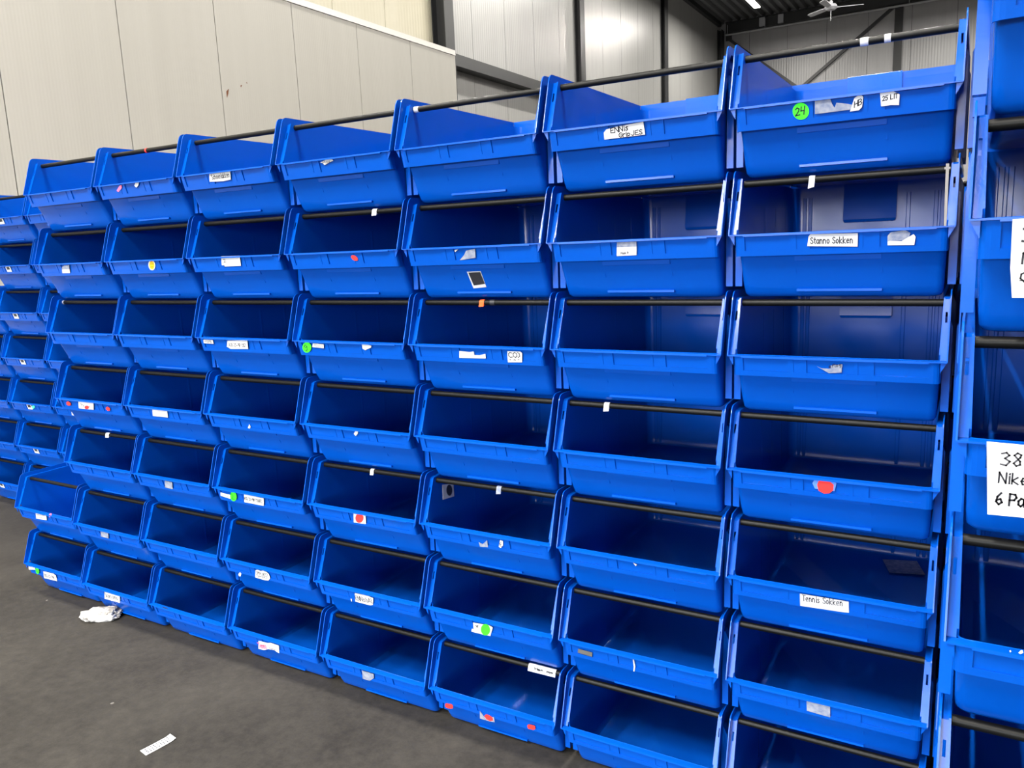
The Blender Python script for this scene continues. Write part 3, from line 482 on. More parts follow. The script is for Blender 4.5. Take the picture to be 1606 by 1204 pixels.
def tub_mesh():
    b = MB()
    def ring(z, inset=0.0):
        xl = inner_x(z) + inset; xr = WB - xl; yb = 0.6985 - (0.13 - z) * 0.02 - inset
        yf = front_y(z) + inset; rb = 0.025; rf = 0.011 + min(0.003, max(0.0, -z) * 0.05)
        s = max(yf + (rf if z <= 0 else rf * max(0.0, 1 - z / 0.012)), 0)
        u = [(xl, s)] + [(xl, s + (yb - rb - s) * k / 3) for k in (1, 2)] + arc(xl + rb, yb - rb, rb, 180, 90)
        u += [(xl + rb + (xr - xl - 2 * rb) * k / 3, yb) for k in (1, 2)] + arc(xr - rb, yb - rb, rb, 90, 0)
        u += [(xr, s + (yb - rb - s) * k / 3) for k in (2, 1)] + [(xr, s)]
        f = []
        if z <= 0:
            f = arc(xr - rf, yf + rf, rf, 0, -90)[1:] + [(xl + rf + (xr - xl - 2 * rf) * k / 3, yf) for k in (2, 1)] + arc(xl + rf, yf + rf, rf, 270, 180)[:-1]
        return [(x, y, z) for x, y in u], [(x, y, z) for x, y in f]
    lev = [(BASE + 0.002, 0.014), (BASE + 0.005, 0.005), (BASE + 0.012, 0.001), (-0.12, 0), (-0.08, 0), (-0.05, 0), (-0.02, 0), (0, 0)]
    rings = [sum(ring(z, i), []) for z, i in lev]
    n = len(rings[0]); vs = sum(rings, [])
    fs = [tuple(range(n))]
    for k in range(len(lev) - 1):
        fs += [(k * n + i, k * n + (i + 1) % n, (k + 1) * n + (i + 1) % n, (k + 1) * n + i) for i in range(n)]
    b.add(vs, fs)
    ups = [ring(z)[0] for z in (0, 0.005, 0.012, 0.05, 0.09, 0.13)]
    n = len(ups[0]); vs = sum(ups, []); fs = []
    for k in range(len(ups) - 1):
        fs += [(k * n + i, k * n + i + 1, (k + 1) * n + i + 1, (k + 1) * n + i) for i in range(n - 1)]
    b.add(vs, fs)
    # rear rim: ledge and upstand
    b.add([(0.003, 0.6985, 0.13), (WB - 0.003, 0.6985, 0.13), (WB - 0.003, 0.7015, 0.13), (0.003, 0.7015, 0.13), (0.003, 0.7015, 0.1485), (WB - 0.003, 0.7015, 0.1485)],
          [(0, 1, 2, 3), (3, 2, 5, 4)])
    me = b.mesh('tub', [M['blue']], None, 0.003, (0, 0, 0))
    # ribs, ledges and bumps moulded on the walls
    b = MB()
    b.v = [tuple(v.co) for v in me.vertices]; b.f = [tuple(p.vertices) for p in me.polygons]; b.mi = [0] * len(b.f)
    def fr(z): return front_y(z) - 0.0015
    for xa, xb, z0, z1, p in ((0.142, 0.324, -0.0530, -0.0640, 0.0010), (0.143, 0.325, -0.1305, -0.1360, 0.0055)):   # ledge under the label strip, grip ledge near the foot
        yf = fr(z0) - p; yg = yf if p > 0.004 else fr(z1) - 0.0038
        b.hexa([(xa, yg, z1), (xb, yg, z1), (xb, fr(z1) + 0.003, z1), (xa, fr(z1) + 0.003, z1), (xa, yf, z0), (xb, yf, z0), (xb, fr(z0) + 0.003, z0), (xa, fr(z0) + 0.003, z0)])
    for x in (0.142, 0.324):
        z0, z1 = -0.082, -0.094
        b.hexa([(x - 0.002, fr(z1) - 0.0022, z1), (x + 0.002, fr(z1) - 0.0022, z1), (x + 0.002, fr(z1) + 0.002, z1), (x - 0.002, fr(z1) + 0.002, z1),
                (x - 0.0008, fr(z0) - 0.0008, z0), (x + 0.0008, fr(z0) - 0.0008, z0), (x + 0.0008, fr(z0) + 0.002, z0), (x - 0.0008, fr(z0) + 0.002, z0)])
    for y in (0.30, 0.425, 0.56):
        for s in (0, 1):
            P = []
            for z in (BASE + 0.012, 0.07):
                xi = inner_x(z) + 0.0005; q = [(xi, y - 0.012), (xi + 0.0014, y - 0.004), (xi + 0.0014, y + 0.004), (xi, y + 0.012)]
                P += [(WB - x if s else x, yy, z) for x, yy in q]
            b.hexa(P)
    for x in (0.048, 0.064, 0.33, 0.40, 0.416):
        P = []
        for z in (BASE + 0.012, 0.10):
            yb = 0.6985 - (0.13 - z) * 0.02 - 0.001
            P += [(x - 0.004, yb - 0.0025, z), (x + 0.004, yb - 0.0025, z), (x + 0.006, yb, z), (x - 0.006, yb, z)]
        b.hexa(P)
    return b.mesh('tub', [M['blue']], 32, None, OFF)

def rim_lines():
    O = [(0.0, 0.0)] + [(0.0485 * k / 4, 0.1485 * k / 4) for k in (1, 2, 3)] + [(0.0415, 0.127)]
    O += [(0.0455, 0.1365), (0.0515, 0.1440), (0.0600, 0.1480), (0.0720, 0.1485)] + [(0.0720 + (0.7000 - 0.0720) * k / 4, 0.1485) for k in (1, 2, 3, 4)]
    I = [(0.018, 0.0)] + [(0.018 + 0.41 * z, z) for z in (0.0356, 0.0712, 0.1003)] + [(0.0670, 0.1195)]
    I += [(0.0730, 0.1270), (0.0755, 0.1290), (0.0790, 0.1300), (0.0850, 0.1300)] + [(0.0850 + (0.6980 - 0.0850) * k / 4, 0.1300) for k in (1, 2, 3, 4)]
    return O, I

def flange_mesh(side):
    fx_ = (lambda x: WB - x) if side else (lambda x: x)
    O, I = rim_lines(); n = len(O)
    b = MB()
    b.add([(fx_(0.0015), y, z) for y, z in O] + [(fx_(0.0015), y, z) for y, z in I], [(i, i + 1, n + i + 1, n + i) for i in range(n - 1)])
    # stacking strip: faces the front beside the opening, then lies flat as the top ledge
    cols = [0.0015, 0.0062, 0.0106, 0.0150]
    L = []
    ys = [0.0, 0.078 / 0.13, 0.100 / 0.13, 0.97]
    for k in ys: L.append((0.018 + 0.41 * 0.13 * k, 0.13 * k))
    L += [(0.0755, 0.1290), (0.0790, 0.1300), (0.0850, 0.1300), (0.39, 0.13), (0.698, 0.13)]
    m = len(L)
    vs = [(fx_(x), y, z) for y, z in L for x in cols]
    fs = [(r * 4 + c, r * 4 + c + 1, (r + 1) * 4 + c + 1, (r + 1) * 4 + c) for r in range(m - 1) for c in range(3) if not (r == 1 and c == 1)]
    b.add(vs, fs)
    me = b.mesh('side_flange', [M['blue']], None, 0.0026, (0, 0, 0))
    b = MB(); b.v = [tuple(v.co) for v in me.vertices]; b.f = [tuple(p.vertices) for p in me.polygons]; b.mi = [0] * len(b.f)
    X = lambda x0, x1: (min(fx_(x0), fx_(x1)), max(fx_(x0), fx_(x1)))
    # stacking post below the flange and two ribs further back along the wall
    for y0, y1 in ((0.086, 0.110), (0.33, 0.35), (0.58, 0.60)):
        x0, x1 = X(-0.004, 0.0120)
        xa, xb = X(0.005, 0.0120)
        zt = 0.066 if y0 < 0.1 else 0.10
        b.box(x0, x1, y0, y1, -0.124, zt)
        b.hexa([(x0, y0, zt), (x1, y0, zt), (x1, y1, zt), (x0, y1, zt), (xa, y0, zt + 0.022), (xb, y0, zt + 0.022), (xb, y1, zt + 0.022), (xa, y1, zt + 0.022)])
    # gusset between the lip and the label strip
    P = [(0.0008, -0.001), (0.0135, -0.001), (0.0135, -0.0245)]
    b.add([(fx_(x), y, z) for y in (0.006, 0.0085) for x, z in P], [(0, 2, 1), (3, 4, 5), (0, 1, 4, 3), (1, 2, 5, 4), (2, 0, 3, 5)])
    return b.mesh('side_flange', [M['blue']], 32, None, OFF)

def label_strip_mesh():
    """the apron under the lip with its three label recesses, and the lip ledge above it"""
    b = MB()
    zs = [0.0, -0.0035, -0.0375, -0.0505]
    xs = [0.0120, 0.0130, 0.0155, 0.0200, 0.0260, 0.0360, 0.1390, 0.1470, 0.1510, 0.1600, 0.1680, 0.1720, 0.1800, 0.2815, 0.2890, 0.2930, 0.3010, 0.3090, 0.3130, 0.3220, 0.4270, 0.4380, 0.4440, 0.4485, 0.4510, 0.4520]
    edge = {0: 0.020, 1: 0.0085, 2: 0.0035, 3: 0.0010, 22: 0.0010, 23: 0.0035, 24: 0.0085, 25: 0.020}
    rec = {5, 12, 19}; flute = {8, 9, 14, 15, 16}
    def depth(i, j):
        if j == 1 and i in rec: return 0.0034
        if i in flute and j < 2: return 0.0014
        return 0.0
    def pt(i, j, d): return (xs[i], 0.0040 + 0.27 * (-zs[j]) + d + edge.get(i, 0.0), zs[j])
    nx, nz = len(xs) - 1, len(zs) - 1
    for i in range(nx):
        for j in range(nz):
            d = depth(i, j)
            b.add([pt(i, j, d), pt(i + 1, j, d), pt(i + 1, j + 1, d), pt(i, j + 1, d)], [(0, 3, 2, 1)])
            if i + 1 < nx and abs(depth(i + 1, j) - d) > 1e-6:
                e = depth(i + 1, j); b.add([pt(i + 1, j, d), pt(i + 1, j, e), pt(i + 1, j + 1, e), pt(i + 1, j + 1, d)], [(0, 1, 2, 3)])
            if j + 1 < nz and abs(depth(i, j + 1) - d) > 1e-6:
                e = depth(i, j + 1); b.add([pt(i, j + 1, d), pt(i, j + 1, e), pt(i + 1, j + 1, e), pt(i + 1, j + 1, d)], [(0, 1, 2, 3)])
    # underside and back so that the strip is solid
    back = lambda i, j: (xs[i], 0.0085 + 0.27 * (-zs[j]) + edge.get(i, 0.0), zs[j])
    for i in range(nx):
        b.add([pt(i, nz, 0), pt(i + 1, nz, 0), back(i + 1, nz), back(i, nz)], [(0, 1, 2, 3)])
        b.add([back(i, 0), back(i + 1, 0), back(i + 1, nz), back(i, nz)], [(0, 1, 2, 3)])
    # lip ledge
    b.box(0.0008, WB - 0.0008, 0.0, 0.0180, -0.0026, 0.0)
    b.box(0.0340, 0.4290, -0.0008, 0.0035, -0.0050, -0.0004)
    return b.mesh('label_strip', [M['blue']], 30, None, OFF)

def handle_mesh():
    b = MB()
    x0, x1, y0, y1 = 0.158, 0.300, 0.679, 0.706
    P = []
    for z, g in ((0.022, 0.004), (0.030, 0.0), (0.1495, 0.0), (0.1505, 0.0006)):
        yt = y0 + (z - 0.03) * 0.12
        P.append([(x0 + g, yt + g, z), (x1 - g, yt + g, z), (x1 - g, y1 - 0.006, z), (x0 + g, y1 - 0.006, z)])
    for a, c in zip(P, P[1:]): b.hexa(a + c)
    return b.mesh('rear_handle', [M['blue']], 30, None, OFF)

def rod_mesh():
    b = MB(); b.tube((0.0152, 0.088, 0.1180), (WB - 0.0152, 0.088, 0.1180), 0.0082, 18)
    return b.mesh('rod', [M['rod']], 40, None, OFF)

ME = {'tub': tub_mesh(), 'fl': flange_mesh(0), 'fr': flange_mesh(1), 'strip': label_strip_mesh(), 'handle': handle_mesh(), 'rod': rod_mesh()}

def make_bin(origin, label, group):
    t = thing('storage_bin', label, 'bin', (origin[0] + OFF[0], origin[1] + OFF[1], origin[2] + OFF[2]), group)
    link('tub', ME['tub'], t)
    link('side_flange', ME['fl'], t); link('side_flange', ME['fr'], t)
    link('label_strip', ME['strip'], t); link('rear_handle', ME['handle'], t)
    r = link('rod', ME['rod'], t); r['label'] = 'black rod'
    return t

def copy_bin(src, origin, label, group):
    t = src.copy(); C.objects.link(t)
    t.location = (origin[0] + OFF[0], origin[1] + OFF[1], origin[2] + OFF[2]); t['label'] = label; t['group'] = group
    for ch in src.children:
        c = ch.copy(); C.objects.link(c); c.parent = t
    return t

# ---------------------------------------------------------------- handwriting
GL = {
 'A': [[(0,0),(2,6),(4,0)],[(.8,2),(3.2,2)]], 'B': [[(0,0),(0,6),(2.4,6),(3.2,4.6),(2.2,3.2),(0,3.1)],[(2.2,3.2),(3.5,1.6),(2.5,0),(0,0)]],
 'C': [[(3.6,5.2),(2,6),(.4,4.6),(.2,2),(1.4,.2),(3.6,.6)]], 'D': [[(0,0),(0,6),(2.2,5.6),(3.6,3),(2.2,.4),(0,0)]],
 'E': [[(3.4,6),(.3,5.6),(.2,.3),(3.5,0)],[(.3,3),(2.8,3.2)]], 'G': [[(3.5,5.2),(2,6),(.3,4),(.4,1.2),(2,0),(3.6,1.2),(3.5,2.8),(2,2.8)]],
 'H': [[(0,0),(.3,6)],[(3.4,0),(3.6,6)],[(.1,3),(3.5,3.2)]], 'I': [[(1,0),(1,6)]], 'J': [[(3,6),(3,1.4),(1.8,-.2),(.2,1)]],
 'L': [[(.3,6),(.2,0),(3.2,.1)]], 'M': [[(0,0),(.4,6),(2,2.4),(3.8,6),(4.2,0)]], 'N': [[(0,0),(.2,6),(3.4,0),(3.6,6)]],
 'O': [[(2,6),(.3,4.4),(.3,1.6),(2,0),(3.7,1.6),(3.7,4.4),(2,6)]], 'P': [[(0,0),(.2,6),(2.8,5.8),(3.5,4.3),(2.4,2.9),(.1,2.7)]],
 'R': [[(0,0),(.2,6),(2.8,5.8),(3.4,4.4),(2.4,3),(.1,2.9)],[(1.6,2.9),(3.6,0)]], 'S': [[(3.4,5.2),(2,6),(.5,4.9),(1.2,3.4),(3,2.4),(3.3,.9),(1.8,0),(.2,.8)]],
 'T': [[(0,6),(4,5.9)],[(2,5.9),(1.9,0)]], 'W': [[(0,6),(1,0),(2.2,4.4),(3.4,0),(4.4,6)]], 'Y': [[(0,6),(1.8,3)],[(3.6,6),(1.2,0)]],
 'a': [[(3,3.6),(1.6,4),(.3,2.6),(.4,.8),(1.5,0),(2.9,1.2),(3,3.6),(3.2,0)]], 'b': [[(.2,6),(.2,0),(2.2,0),(3.1,1.6),(2.4,3.4),(.3,3)]],
 'c': [[(2.8,3.4),(1.4,4),(.3,2.4),(.6,.5),(1.8,0),(3,.7)]], 'e': [[(.4,2),(2.9,2.3),(2.3,3.9),(1,3.8),(.2,2),(.9,.2),(2.9,.5)]],
 'f': [[(2.8,5.6),(1.8,6),(1.2,4.6),(1.2,0)],[(.2,3.4),(2.4,3.5)]], 'g': [[(2.9,3.5),(1.4,4),(.3,2.4),(1.2,.8),(2.8,1.8),(2.9,3.8),(2.8,-1),(1.2,-2)]],
 'h': [[(.3,6),(.2,0)],[(.2,2.4),(1.6,4),(2.8,3),(2.9,0)]], 'i': [[(.8,4),(.8,0)],[(.8,5.3),(.9,5.7)]], 'k': [[(.3,6),(.2,0)],[(2.8,3.9),(.3,1.8),(3,0)]],
 'l': [[(.8,6),(.8,.4),(1.5,0)]], 'm': [[(.1,0),(.2,4)],[(.2,2.8),(1.2,4),(2,3),(2,0)],[(2,2.8),(3,4),(3.9,3),(3.9,0)]],
 'n': [[(.2,0),(.2,4)],[(.2,2.6),(1.6,4),(2.8,3),(2.8,0)]], 'o': [[(1.6,4),(.3,2.6),(.6,.6),(1.8,0),(3,1.4),(2.7,3.3),(1.6,4)]],
 'p': [[(.3,4),(.2,-2)],[(.3,3),(1.8,4),(3,2.4),(2,.4),(.3,.6)]], 'r': [[(.3,4),(.3,0)],[(.3,2.4),(1.4,3.8),(2.6,3.7)]],
 's': [[(2.6,3.6),(1.4,4),(.5,3),(2.3,1.6),(2.2,.4),(1,0),(.1,.6)]], 't': [[(1.4,5.6),(1.2,.7),(2.2,0)],[(.1,3.9),(2.7,4.1)]],
 'u': [[(.2,4),(.3,1),(1.4,0),(2.8,1.4)],[(2.8,4),(2.9,0)]], 'v': [[(0,4),(1.5,0),(3.2,4)]],
 '1': [[(.4,4.8),(1.6,6),(1.6,0)]], '2': [[(.3,4.9),(1.6,6),(3.1,4.8),(2.6,3),(.2,.1),(3.5,.2)]], '3': [[(.3,5.5),(1.9,6),(3,4.8),(1.5,3.3),(3.3,1.9),(2,0),(.1,.5)]],
 '4': [[(.6,6),(.3,3),(3,2.8)],[(3.4,6),(2.6,0)]], '5': [[(3.2,6),(.7,5.8),(.4,3.4),(2.4,3.5),(3,1.4),(1.6,0),(.2,.5)]],
 '6': [[(2.6,6),(.8,4),(.3,1.4),(1.6,0),(3.2,1.2),(2.4,2.9),(.5,2.2)]], '8': [[(2.9,5.2),(1.6,6),(.5,4.9),(2.6,2.2),(2.7,.7),(1.4,0),(.4,1.2),(2.6,4),(2.9,5.2)]],
 '9': [[(3,4.6),(1.6,6),(.4,4.6),(1.4,3.2),(3,4.4),(2.6,1.6),(1.2,-.2),(.3,.6)]],
 '-': [[(.3,2.4),(2.8,2.5)]], '|': [[(.6,0),(.6,6)]], '+': [[(.3,3),(2.7,3)],[(1.5,1.6),(1.5,4.4)]], ')': [[(.5,6),(1.9,4.4),(1.9,1.6),(.5,0)]], ' ': [],
}
ADV = {'i': 1.8, 'l': 2.0, 'I': 2.2, '|': 1.5, ' ': 2.6, 'm': 4.8, 'M': 5, 'W': 5.2, 'A': 4.8, 't': 3.3, 'f': 3.3, 'r': 3.2, '1': 2.8, ')': 3}
def stroke_paths(s, a, e, h):
    """strokes of the text in label coordinates: baseline from a to e, capitals h high"""
    tot = sum(ADV.get(c, 4.3) for c in s) - 0.6
    ax, az = a; sx = (e[0] - a[0]) / tot; sl = (e[1] - a[1]) / (e[0] - a[0] + 1e-9)
    out = []; pen = 0.0
    for c in s:
        for st in GL.get(c, []):
            out.append([(ax + (pen + px) * sx, az + (pen + px) * sx * sl + pz * h / 6) for px, pz in st])
        pen += ADV.get(c, 4.3)
    return out

def surf(kind, u, v, d):
    """label coordinates (u along, v up, d off the surface) to the bin's frame"""
    if kind == 'a': q = (u, 0.0035 - 0.27 * v - d, v)
    elif kind == 'b': q = (u, 0.0420 + 0.453 * (-0.05 - v) - 0.0025 - d, v)
    elif kind == 'v': q = (u, -0.004 - d, v)
    else: q = (0.0182 + d + 0.020 * (0.0 - v) , u, v)
    return (q[0] - OFF[0], q[1] - OFF[1], q[2] - OFF[2])

def sticker_mesh(name, kind, poly, d, th, m):
    n = len(poly); b = MB()
    b.add([surf(kind, u, v, d + th) for u, v in poly] + [surf(kind, u, v, d - 0.0004) for u, v in poly],
          [tuple(range(n)), tuple(range(2 * n - 1, n - 1, -1))] + [(i, n + i, n + (i + 1) % n, (i + 1) % n) for i in range(n)])
    return b.mesh(name, [M[m]])

def writing_mesh(kind, texts, d):
    b = MB(); mats = []
    for tx in texts:
        s, a, e, h, col = tx[:5]; wd = max(0.0012, abs(h) * 0.16)
        if len(tx) > 5: wd = tx[5] * 1.5 if tx[5] < 0.1 else wd * tx[5]
        key = 'ink_grey' if col == 'grey' else col
        if key not in mats: mats.append(key)
        b.cur = mats.index(key)
        for st in stroke_paths(s, a, e, h):
            for (x0, z0), (x1, z1) in zip(st, st[1:]):
                L_ = math.hypot(x1 - x0, z1 - z0)
                if L_ < 1e-7: continue
                tx_, tz_ = (x1 - x0) / L_ * wd / 2, (z1 - z0) / L_ * wd / 2
                q = [(x0 - tx_ - tz_, z0 - tz_ + tx_), (x0 - tx_ + tz_, z0 - tz_ - tx_), (x1 + tx_ + tz_, z1 + tz_ - tx_), (x1 + tx_ - tz_, z1 + tz_ + tx_)]
                b.add([surf(kind, u, v, d) for u, v in q], [(0, 1, 2, 3)])
    return b.mesh('writing', [M[k] for k in mats])

# ---------------------------------------------------------------- stacks of bins
P_ROW = 0.28214; W_COL = 0.48
SHIFT = {7: (-.004, -.004, -.004, 0, 0, .002, .001), 6: (0, 0, 0, .003, .003, .002, .001), 5: (.012, 0, 0, .004, .003, .002, 0), 4: (.010, .002, -.001, .004, .002, .002, -.001),
         3: (.009, 0, 0, .003, .001, .002, 0), 2: (.006, 0, -.002, 0, -.003, -.002, .001), 1: (.004, -.001, -.002, -.003, -.006, -.004, 0)}
LIP0 = -0.1306          # height of a lip above the floor is row * P_ROW + LIP0
ROWN = {7: 'top row', 6: 'second row down', 5: 'third row down', 4: 'middle row', 3: 'third row up', 2: 'second row up', 1: 'bottom row'}
NTH = ['first', 'second', 'third', 'fourth', 'fifth', 'sixth', 'seventh', 'eighth']
LOOK = {   # what singles a bin of the large stack out
 ('c1', 7): 'open blue bin with pink scrap on its lip', ('c2', 7): 'open blue bin with handwritten Schoen label',
 ('c3', 7): 'open blue bin with small torn white label', ('c5', 7): 'open blue bin labelled ENNIS GRIPJES',
 ('c6', 7): 'open blue bin with green 24 sticker', ('c0', 6): 'blue bin with half grey square label', ('c1', 6): 'blue bin with yellow oval sticker',
 ('c2', 6): 'blue bin with nearly blank white label', ('c3', 6): 'blue bin with small red sticker', ('c4', 6): 'blue bin with tilted black picture card',
 ('c5', 6): 'blue bin with grey and white label', ('c6', 6): 'blue bin labelled Sokken', ('c2', 5): 'blue bin with two small printed labels',
 ('c3', 5): 'blue bin with green 9 sticker', ('c4', 5): 'blue bin with orange tape on its rod', ('c6', 5): 'blue bin with inky sticker residue',
 ('c0', 4): 'blue bin with three red stickers', ('c1', 4): 'blue bin with blank white label', ('c2', 4): 'blue bin with tiny white scrap',
 ('c3', 4): 'blue bin with small white scrap on front', ('c5', 4): 'blue bin with white tape on its rod', ('c6', 4): 'blue bin with large red round sticker',
 ('c0', 3): 'blue bin with white tape on its rod', ('c1', 3): 'blue bin with small grey square', ('c2', 3): 'blue bin with green sticker and two labels',
 ('c3', 3): 'blue bin with red dot on white square', ('c4', 3): 'blue bin with dark oval label inside', ('c5', 3): 'blue bin with a white scratch',
 ('c6', 3): 'blue bin labelled Tennis Sokken', ('e', 2): 'blue bin sticking out with small printed label', ('c0', 2): 'blue bin with small grey square',
 ('c2', 2): 'blue bin with torn two line label', ('c3', 2): 'blue bin labelled ENNISBAL', ('c4', 2): 'blue bin with green dot on torn label',
 ('c5', 2): 'blue bin with grey metal strip', ('c6', 2): 'blue bin with large grey square', ('e', 1): 'blue bin with green sticker and white labels',
 ('c0', 1): 'blue bin with handwritten white label', ('c1', 1): 'blue bin with dark scrap on its lip', ('c2', 1): 'blue bin with pink lettered label',
 ('c3', 1): 'blue bin with grey square residue', ('c4', 1): 'blue bin with three red stickers and taped rod',
}
BINS = {}; proto = None
def put(key, origin, label, group):
    global proto
    if proto is None:
        proto = make_bin(origin, label, group); BINS[key] = proto
    else:
        BINS[key] = copy_bin(proto, origin, label, group)
todo = []
for r in range(7, 0, -1):
    if r <= 2: todo.append((('e', r), (-0.4996 + (0.002 if r == 1 else 0), 0.021, r * P_ROW + LIP0)))
    for c in range(7): todo.append(((f'c{c}', r), (c * W_COL + SHIFT[r][c], 0.0, r * P_ROW + LIP0)))
for key, org in todo:
    r = key[1]; c = 0 if key[0] == 'e' else int(key[0][1]) + (1 if r <= 2 else 0)
    look = LOOK.get(key, 'open unlabelled blue bin' if r == 7 else 'unlabelled blue bin with black rod')
    put(key, org, f'{look}, {NTH[c]} from left, large stack {ROWN[r]}', 'blue storage bins in the large stack')
for r in range(7, 0, -1):
    put(('c7', r), (7 * W_COL, 0.0, r * P_ROW + LIP0), f'blue bin mostly hidden behind the near stack, {ROWN[r]}', 'blue storage bins half hidden behind the near stack')
NEARL = {7: 'cut off by the top edge', 6: 'carrying the upper large handwritten paper', 5: 'carrying the paper reading 38', 4: 'without paper, white flecks on lip', 3: 'its rod low in the corner', 2: 'under the lowest rod in view', 1: 'standing on the floor'}
for r in range(7, 0, -1):
    put(('n', r), (3.3703, -0.7244, r * P_ROW + LIP0 + 0.008 * (r > 1)), f'near blue bin at the right edge, {NEARL[r]}', 'blue storage bins in the near stack')
for r in range(7, 0, -1):
    for i, x in ((0, -2.3403), (1, -1.8603), (2, -1.3803)):
        if i == 0 and r > 5: continue
        look = ('blue bin at the picture edge', 'blue bin with small code label' if r > 1 else 'unlabelled blue bin', 'blue bin half hidden by the large stack')[i]
        put((f'q{i}', r), (x, 0.7459, r * P_ROW + LIP0), f'{look} in the far left stack, {ROWN[r]}', 'blue storage bins in the far left stack')

for r in range(6, 0, -1):
    put(('q9', r), (2.94, 0.7459, r * P_ROW + LIP0), f'blue bin glimpsed through the slit beside the near stack, {ROWN[r]}', 'blue storage bins behind the large stack')

# ---------------------------------------------------------------- labels, stickers and tape on the bins
level = {}
for key, kind, name, col, poly, texts, lab in LABELS:
    key = tuple(key); t = BINS[key]; k = level.get(key, 0); level[key] = k + 1
    d = 0.0002 + 0.00035 * (k % 4)
    o = link(name, sticker_mesh(name, kind, poly, d, 0.0004, col), t)
    o['label'] = lab or {'white': 'white ', 'grey': 'grey ', 'pink': 'pink ', 'dark': 'dark ', 'clear': 'clear '}.get(col, col + ' ') + name.replace('_', ' ')
    if texts: link('writing', writing_mesh(kind, texts, d + 0.00055), o)

for key, x0, x1, hang, col, name, text, lab in TAGS:
    t = BINS[tuple(key)]; b = MB()
    y, z, r = 0.088, 0.1180, 0.0088
    b.tube((x0, y, z), (x1, y, z), r, 18)
    if hang: b.hexa([(x0 - 0.002, y - r - 0.001, z - r - hang), (x1 - 0.001, y - r - 0.001, z - r - hang * 0.7), (x1 - 0.001, y - r, z - r - hang * 0.7), (x0 - 0.002, y - r, z - r - hang),
                     (x0, y - r, z + 0.001), (x1, y - r, z + 0.001), (x1, y - r + 0.0008, z + 0.001), (x0, y - r + 0.0008, z + 0.001)])
    o = link(name, b.mesh(name, [M[col]], 40, None, OFF), t); o['label'] = col + ' ' + name.replace('_', ' ') + ' on the rod'
    if text:
        b = MB(); h = 0.010
        for st in stroke_paths(text, (x0 + (x1 - x0) * 0.25, z - 0.003), (x1 - 0.008, z - 0.003), h * 0.8):
            for (ax, az), (bx, bz) in zip(st, st[1:]): b.box(min(ax, bx) - 0.0006, max(ax, bx) + 0.0006, y - r - 0.0016, y - r - 0.0009, min(az, bz) - 0.0006, max(az, bz) + 0.0006)
        link('writing', b.mesh('writing', [M['k']], None, None, OFF), o)

# ---------------------------------------------------------------- loose things
b = MB(); og = BINS[('c6', 6)].location
sx, sy, sz = 6 * W_COL + 0.001, 0.0, 6 * P_ROW + LIP0
b.hexa([(sx + 0.4395, 0.0785, sz - 0.002), (sx + 0.4445, 0.0785, sz - 0.002), (sx + 0.4445, 0.0797, sz - 0.002), (sx + 0.4395, 0.0797, sz - 0.002),
        (sx + 0.4375, 0.0785, sz + 0.1295), (sx + 0.4435, 0.0785, sz + 0.1295), (sx + 0.4435, 0.0797, sz + 0.1295), (sx + 0.4375, 0.0797, sz + 0.1295)])
b.box(sx + 0.435, sx + 0.446, 0.0780, 0.0800, sz + 0.118, sz + 0.1225)
tag_thing(link('hanging_strap', b.mesh('hanging_strap', [M['tie']])), 'thin grey strap hanging from the rod of the Sokken bin', 'strap')

b = MB()
sh = [(3.1868, 0.6433), (3.2794, 0.6637), (3.3062, 0.5666), (3.2142, 0.5468)]
zf = 3 * P_ROW + LIP0 + BASE + 0.0042
b.add([(x, y, zf + (0.003 if i in (1, 2) else 0.0006)) for i, (x, y) in enumerate(sh)] + [(x, y, zf + (0.0034 if i in (1, 2) else 0.001)) for i, (x, y) in enumerate(sh)],
      [(0, 3, 2, 1), (4, 5, 6, 7), (0, 1, 5, 4), (1, 2, 6, 5), (2, 3, 7, 6), (3, 0, 4, 7)])
tag_thing(link('paper_sheet', b.mesh('paper_sheet', [M['grey']])), 'loose sheet lying deep inside the Tennis Sokken bin', 'paper')

ps = [(1.1308, -0.5146), (1.1740, -0.5199), (1.1804, -0.4194), (1.1454, -0.4139)]
ps = [(1.1296, -0.5146), (1.1700, -0.5215), (1.1822, -0.4190), (1.1440, -0.4130)]
b = MB(); n = 8; L0 = []; L1 = []
for i in range(n + 1):
    f = i / n; zz = 0.0012 + 0.004 * (f - 0.5) ** 2 + (0.003 if i == n else 0)
    L0.append((ps[0][0] + (ps[3][0] - ps[0][0]) * f, ps[0][1] + (ps[3][1] - ps[0][1]) * f, zz)); L1.append((ps[1][0] + (ps[2][0] - ps[1][0]) * f, ps[1][1] + (ps[2][1] - ps[1][1]) * f, zz + 0.0003))
b.add(L0 + L1, [(i, i + 1, n + 2 + i, n + 1 + i) for i in range(n)])
t = thing('paper_strip', 'white printed paper strip lying alone on the concrete floor', 'paper', (1.155, -0.467, 0.0))
o = link('sheet', b.mesh('sheet', [M['white']], None, 0.0005, (1.155, -0.467, 0)), t)
b = MB(); b.cur = 0
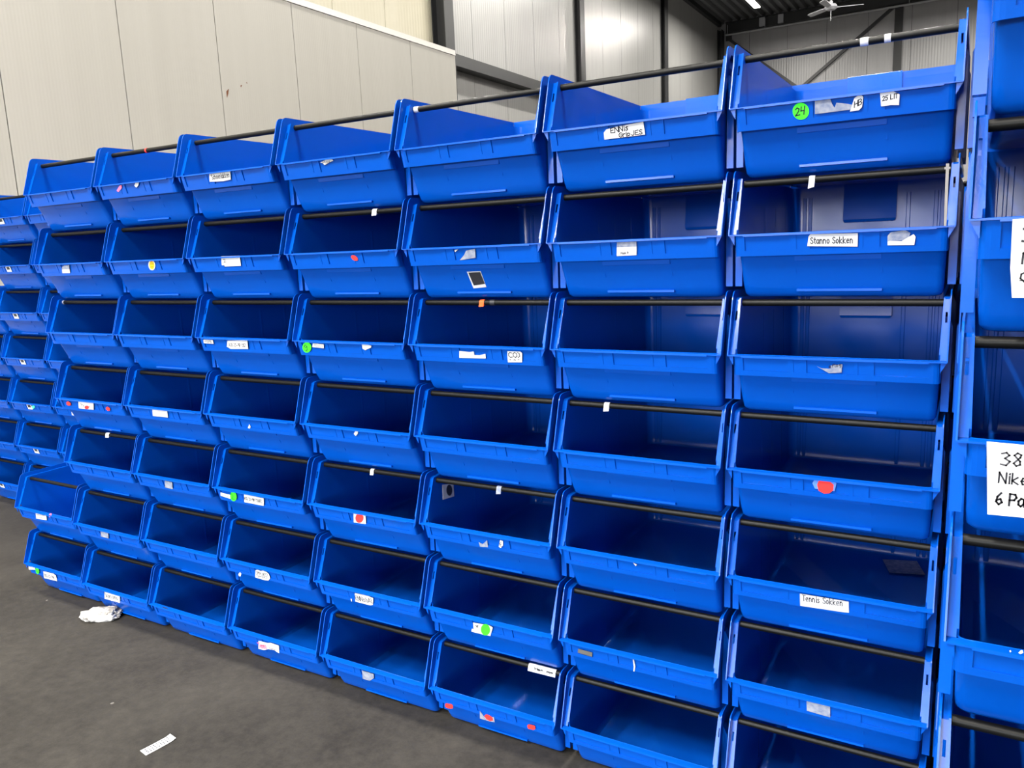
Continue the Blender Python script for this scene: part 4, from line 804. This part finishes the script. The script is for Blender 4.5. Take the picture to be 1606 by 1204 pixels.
for j in range(9):
    for k_ in (0.22, 0.5, 0.74):
        f = 0.10 + j * 0.09; g0 = k_ - 0.05; g1 = k_ + 0.06 + 0.02 * ((j * 7 + int(k_ * 10)) % 3)
        q = []
        for ff, gg in ((f, g0), (f + 0.05, g0), (f + 0.05, g1), (f, g1)):
            x0 = ps[0][0] + (ps[3][0] - ps[0][0]) * ff; y0 = ps[0][1] + (ps[3][1] - ps[0][1]) * ff
            x1 = ps[1][0] + (ps[2][0] - ps[1][0]) * ff; y1 = ps[1][1] + (ps[2][1] - ps[1][1]) * ff
            q.append((x0 + (x1 - x0) * gg, y0 + (y1 - y0) * gg, 0.0024 + 0.004 * (ff - 0.5) ** 2))
        b.add(q, [(0, 1, 2, 3)])
link('print', b.mesh('print', [M['ink_grey']], None, None, (1.155, -0.467, 0)), o)

def crumple():
    bm = bmesh.new(); bmesh.ops.create_icosphere(bm, subdivisions=4, radius=1)
    from mathutils import noise
    for v in bm.verts:
        p = v.co.copy()
        f = 1 + 0.34 * noise.noise(p * 1.7) + 0.22 * abs(noise.noise(p * 4.3 + Vector((3, 1, 2)))) - 0.2 * abs(noise.noise(p * 7.5))
        v.co = p * f
        v.co.x *= 0.088; v.co.y *= 0.046; v.co.z = max(v.co.z * 0.034, -0.018)
    zmin = min(v.co.z for v in bm.verts)
    a = math.radians(33)
    for v in bm.verts:
        v.co.z -= zmin; x, y = v.co.x, v.co.y; v.co.x = x * math.cos(a) - y * math.sin(a); v.co.y = x * math.sin(a) + y * math.cos(a)
    me = bpy.data.meshes.new('crumpled_paper'); bm.to_mesh(me); bm.free(); me.materials.append(M['tissue'])
    return me
M['tissue'] = mat('dirty_tissue', (0.62, 0.60, 0.57), 0.8, 0.2)
noise_color(M['tissue'], (0.22, 0.20, 0.18), (0.50, 0.49, 0.47), 28, 6, 0.36, 0.56)
tag_thing(link('crumpled_paper', crumple(), None, (0.108, 0.018, 0.0)), 'crumpled dirty white tissue on the floor against the bottom bins', 'paper')
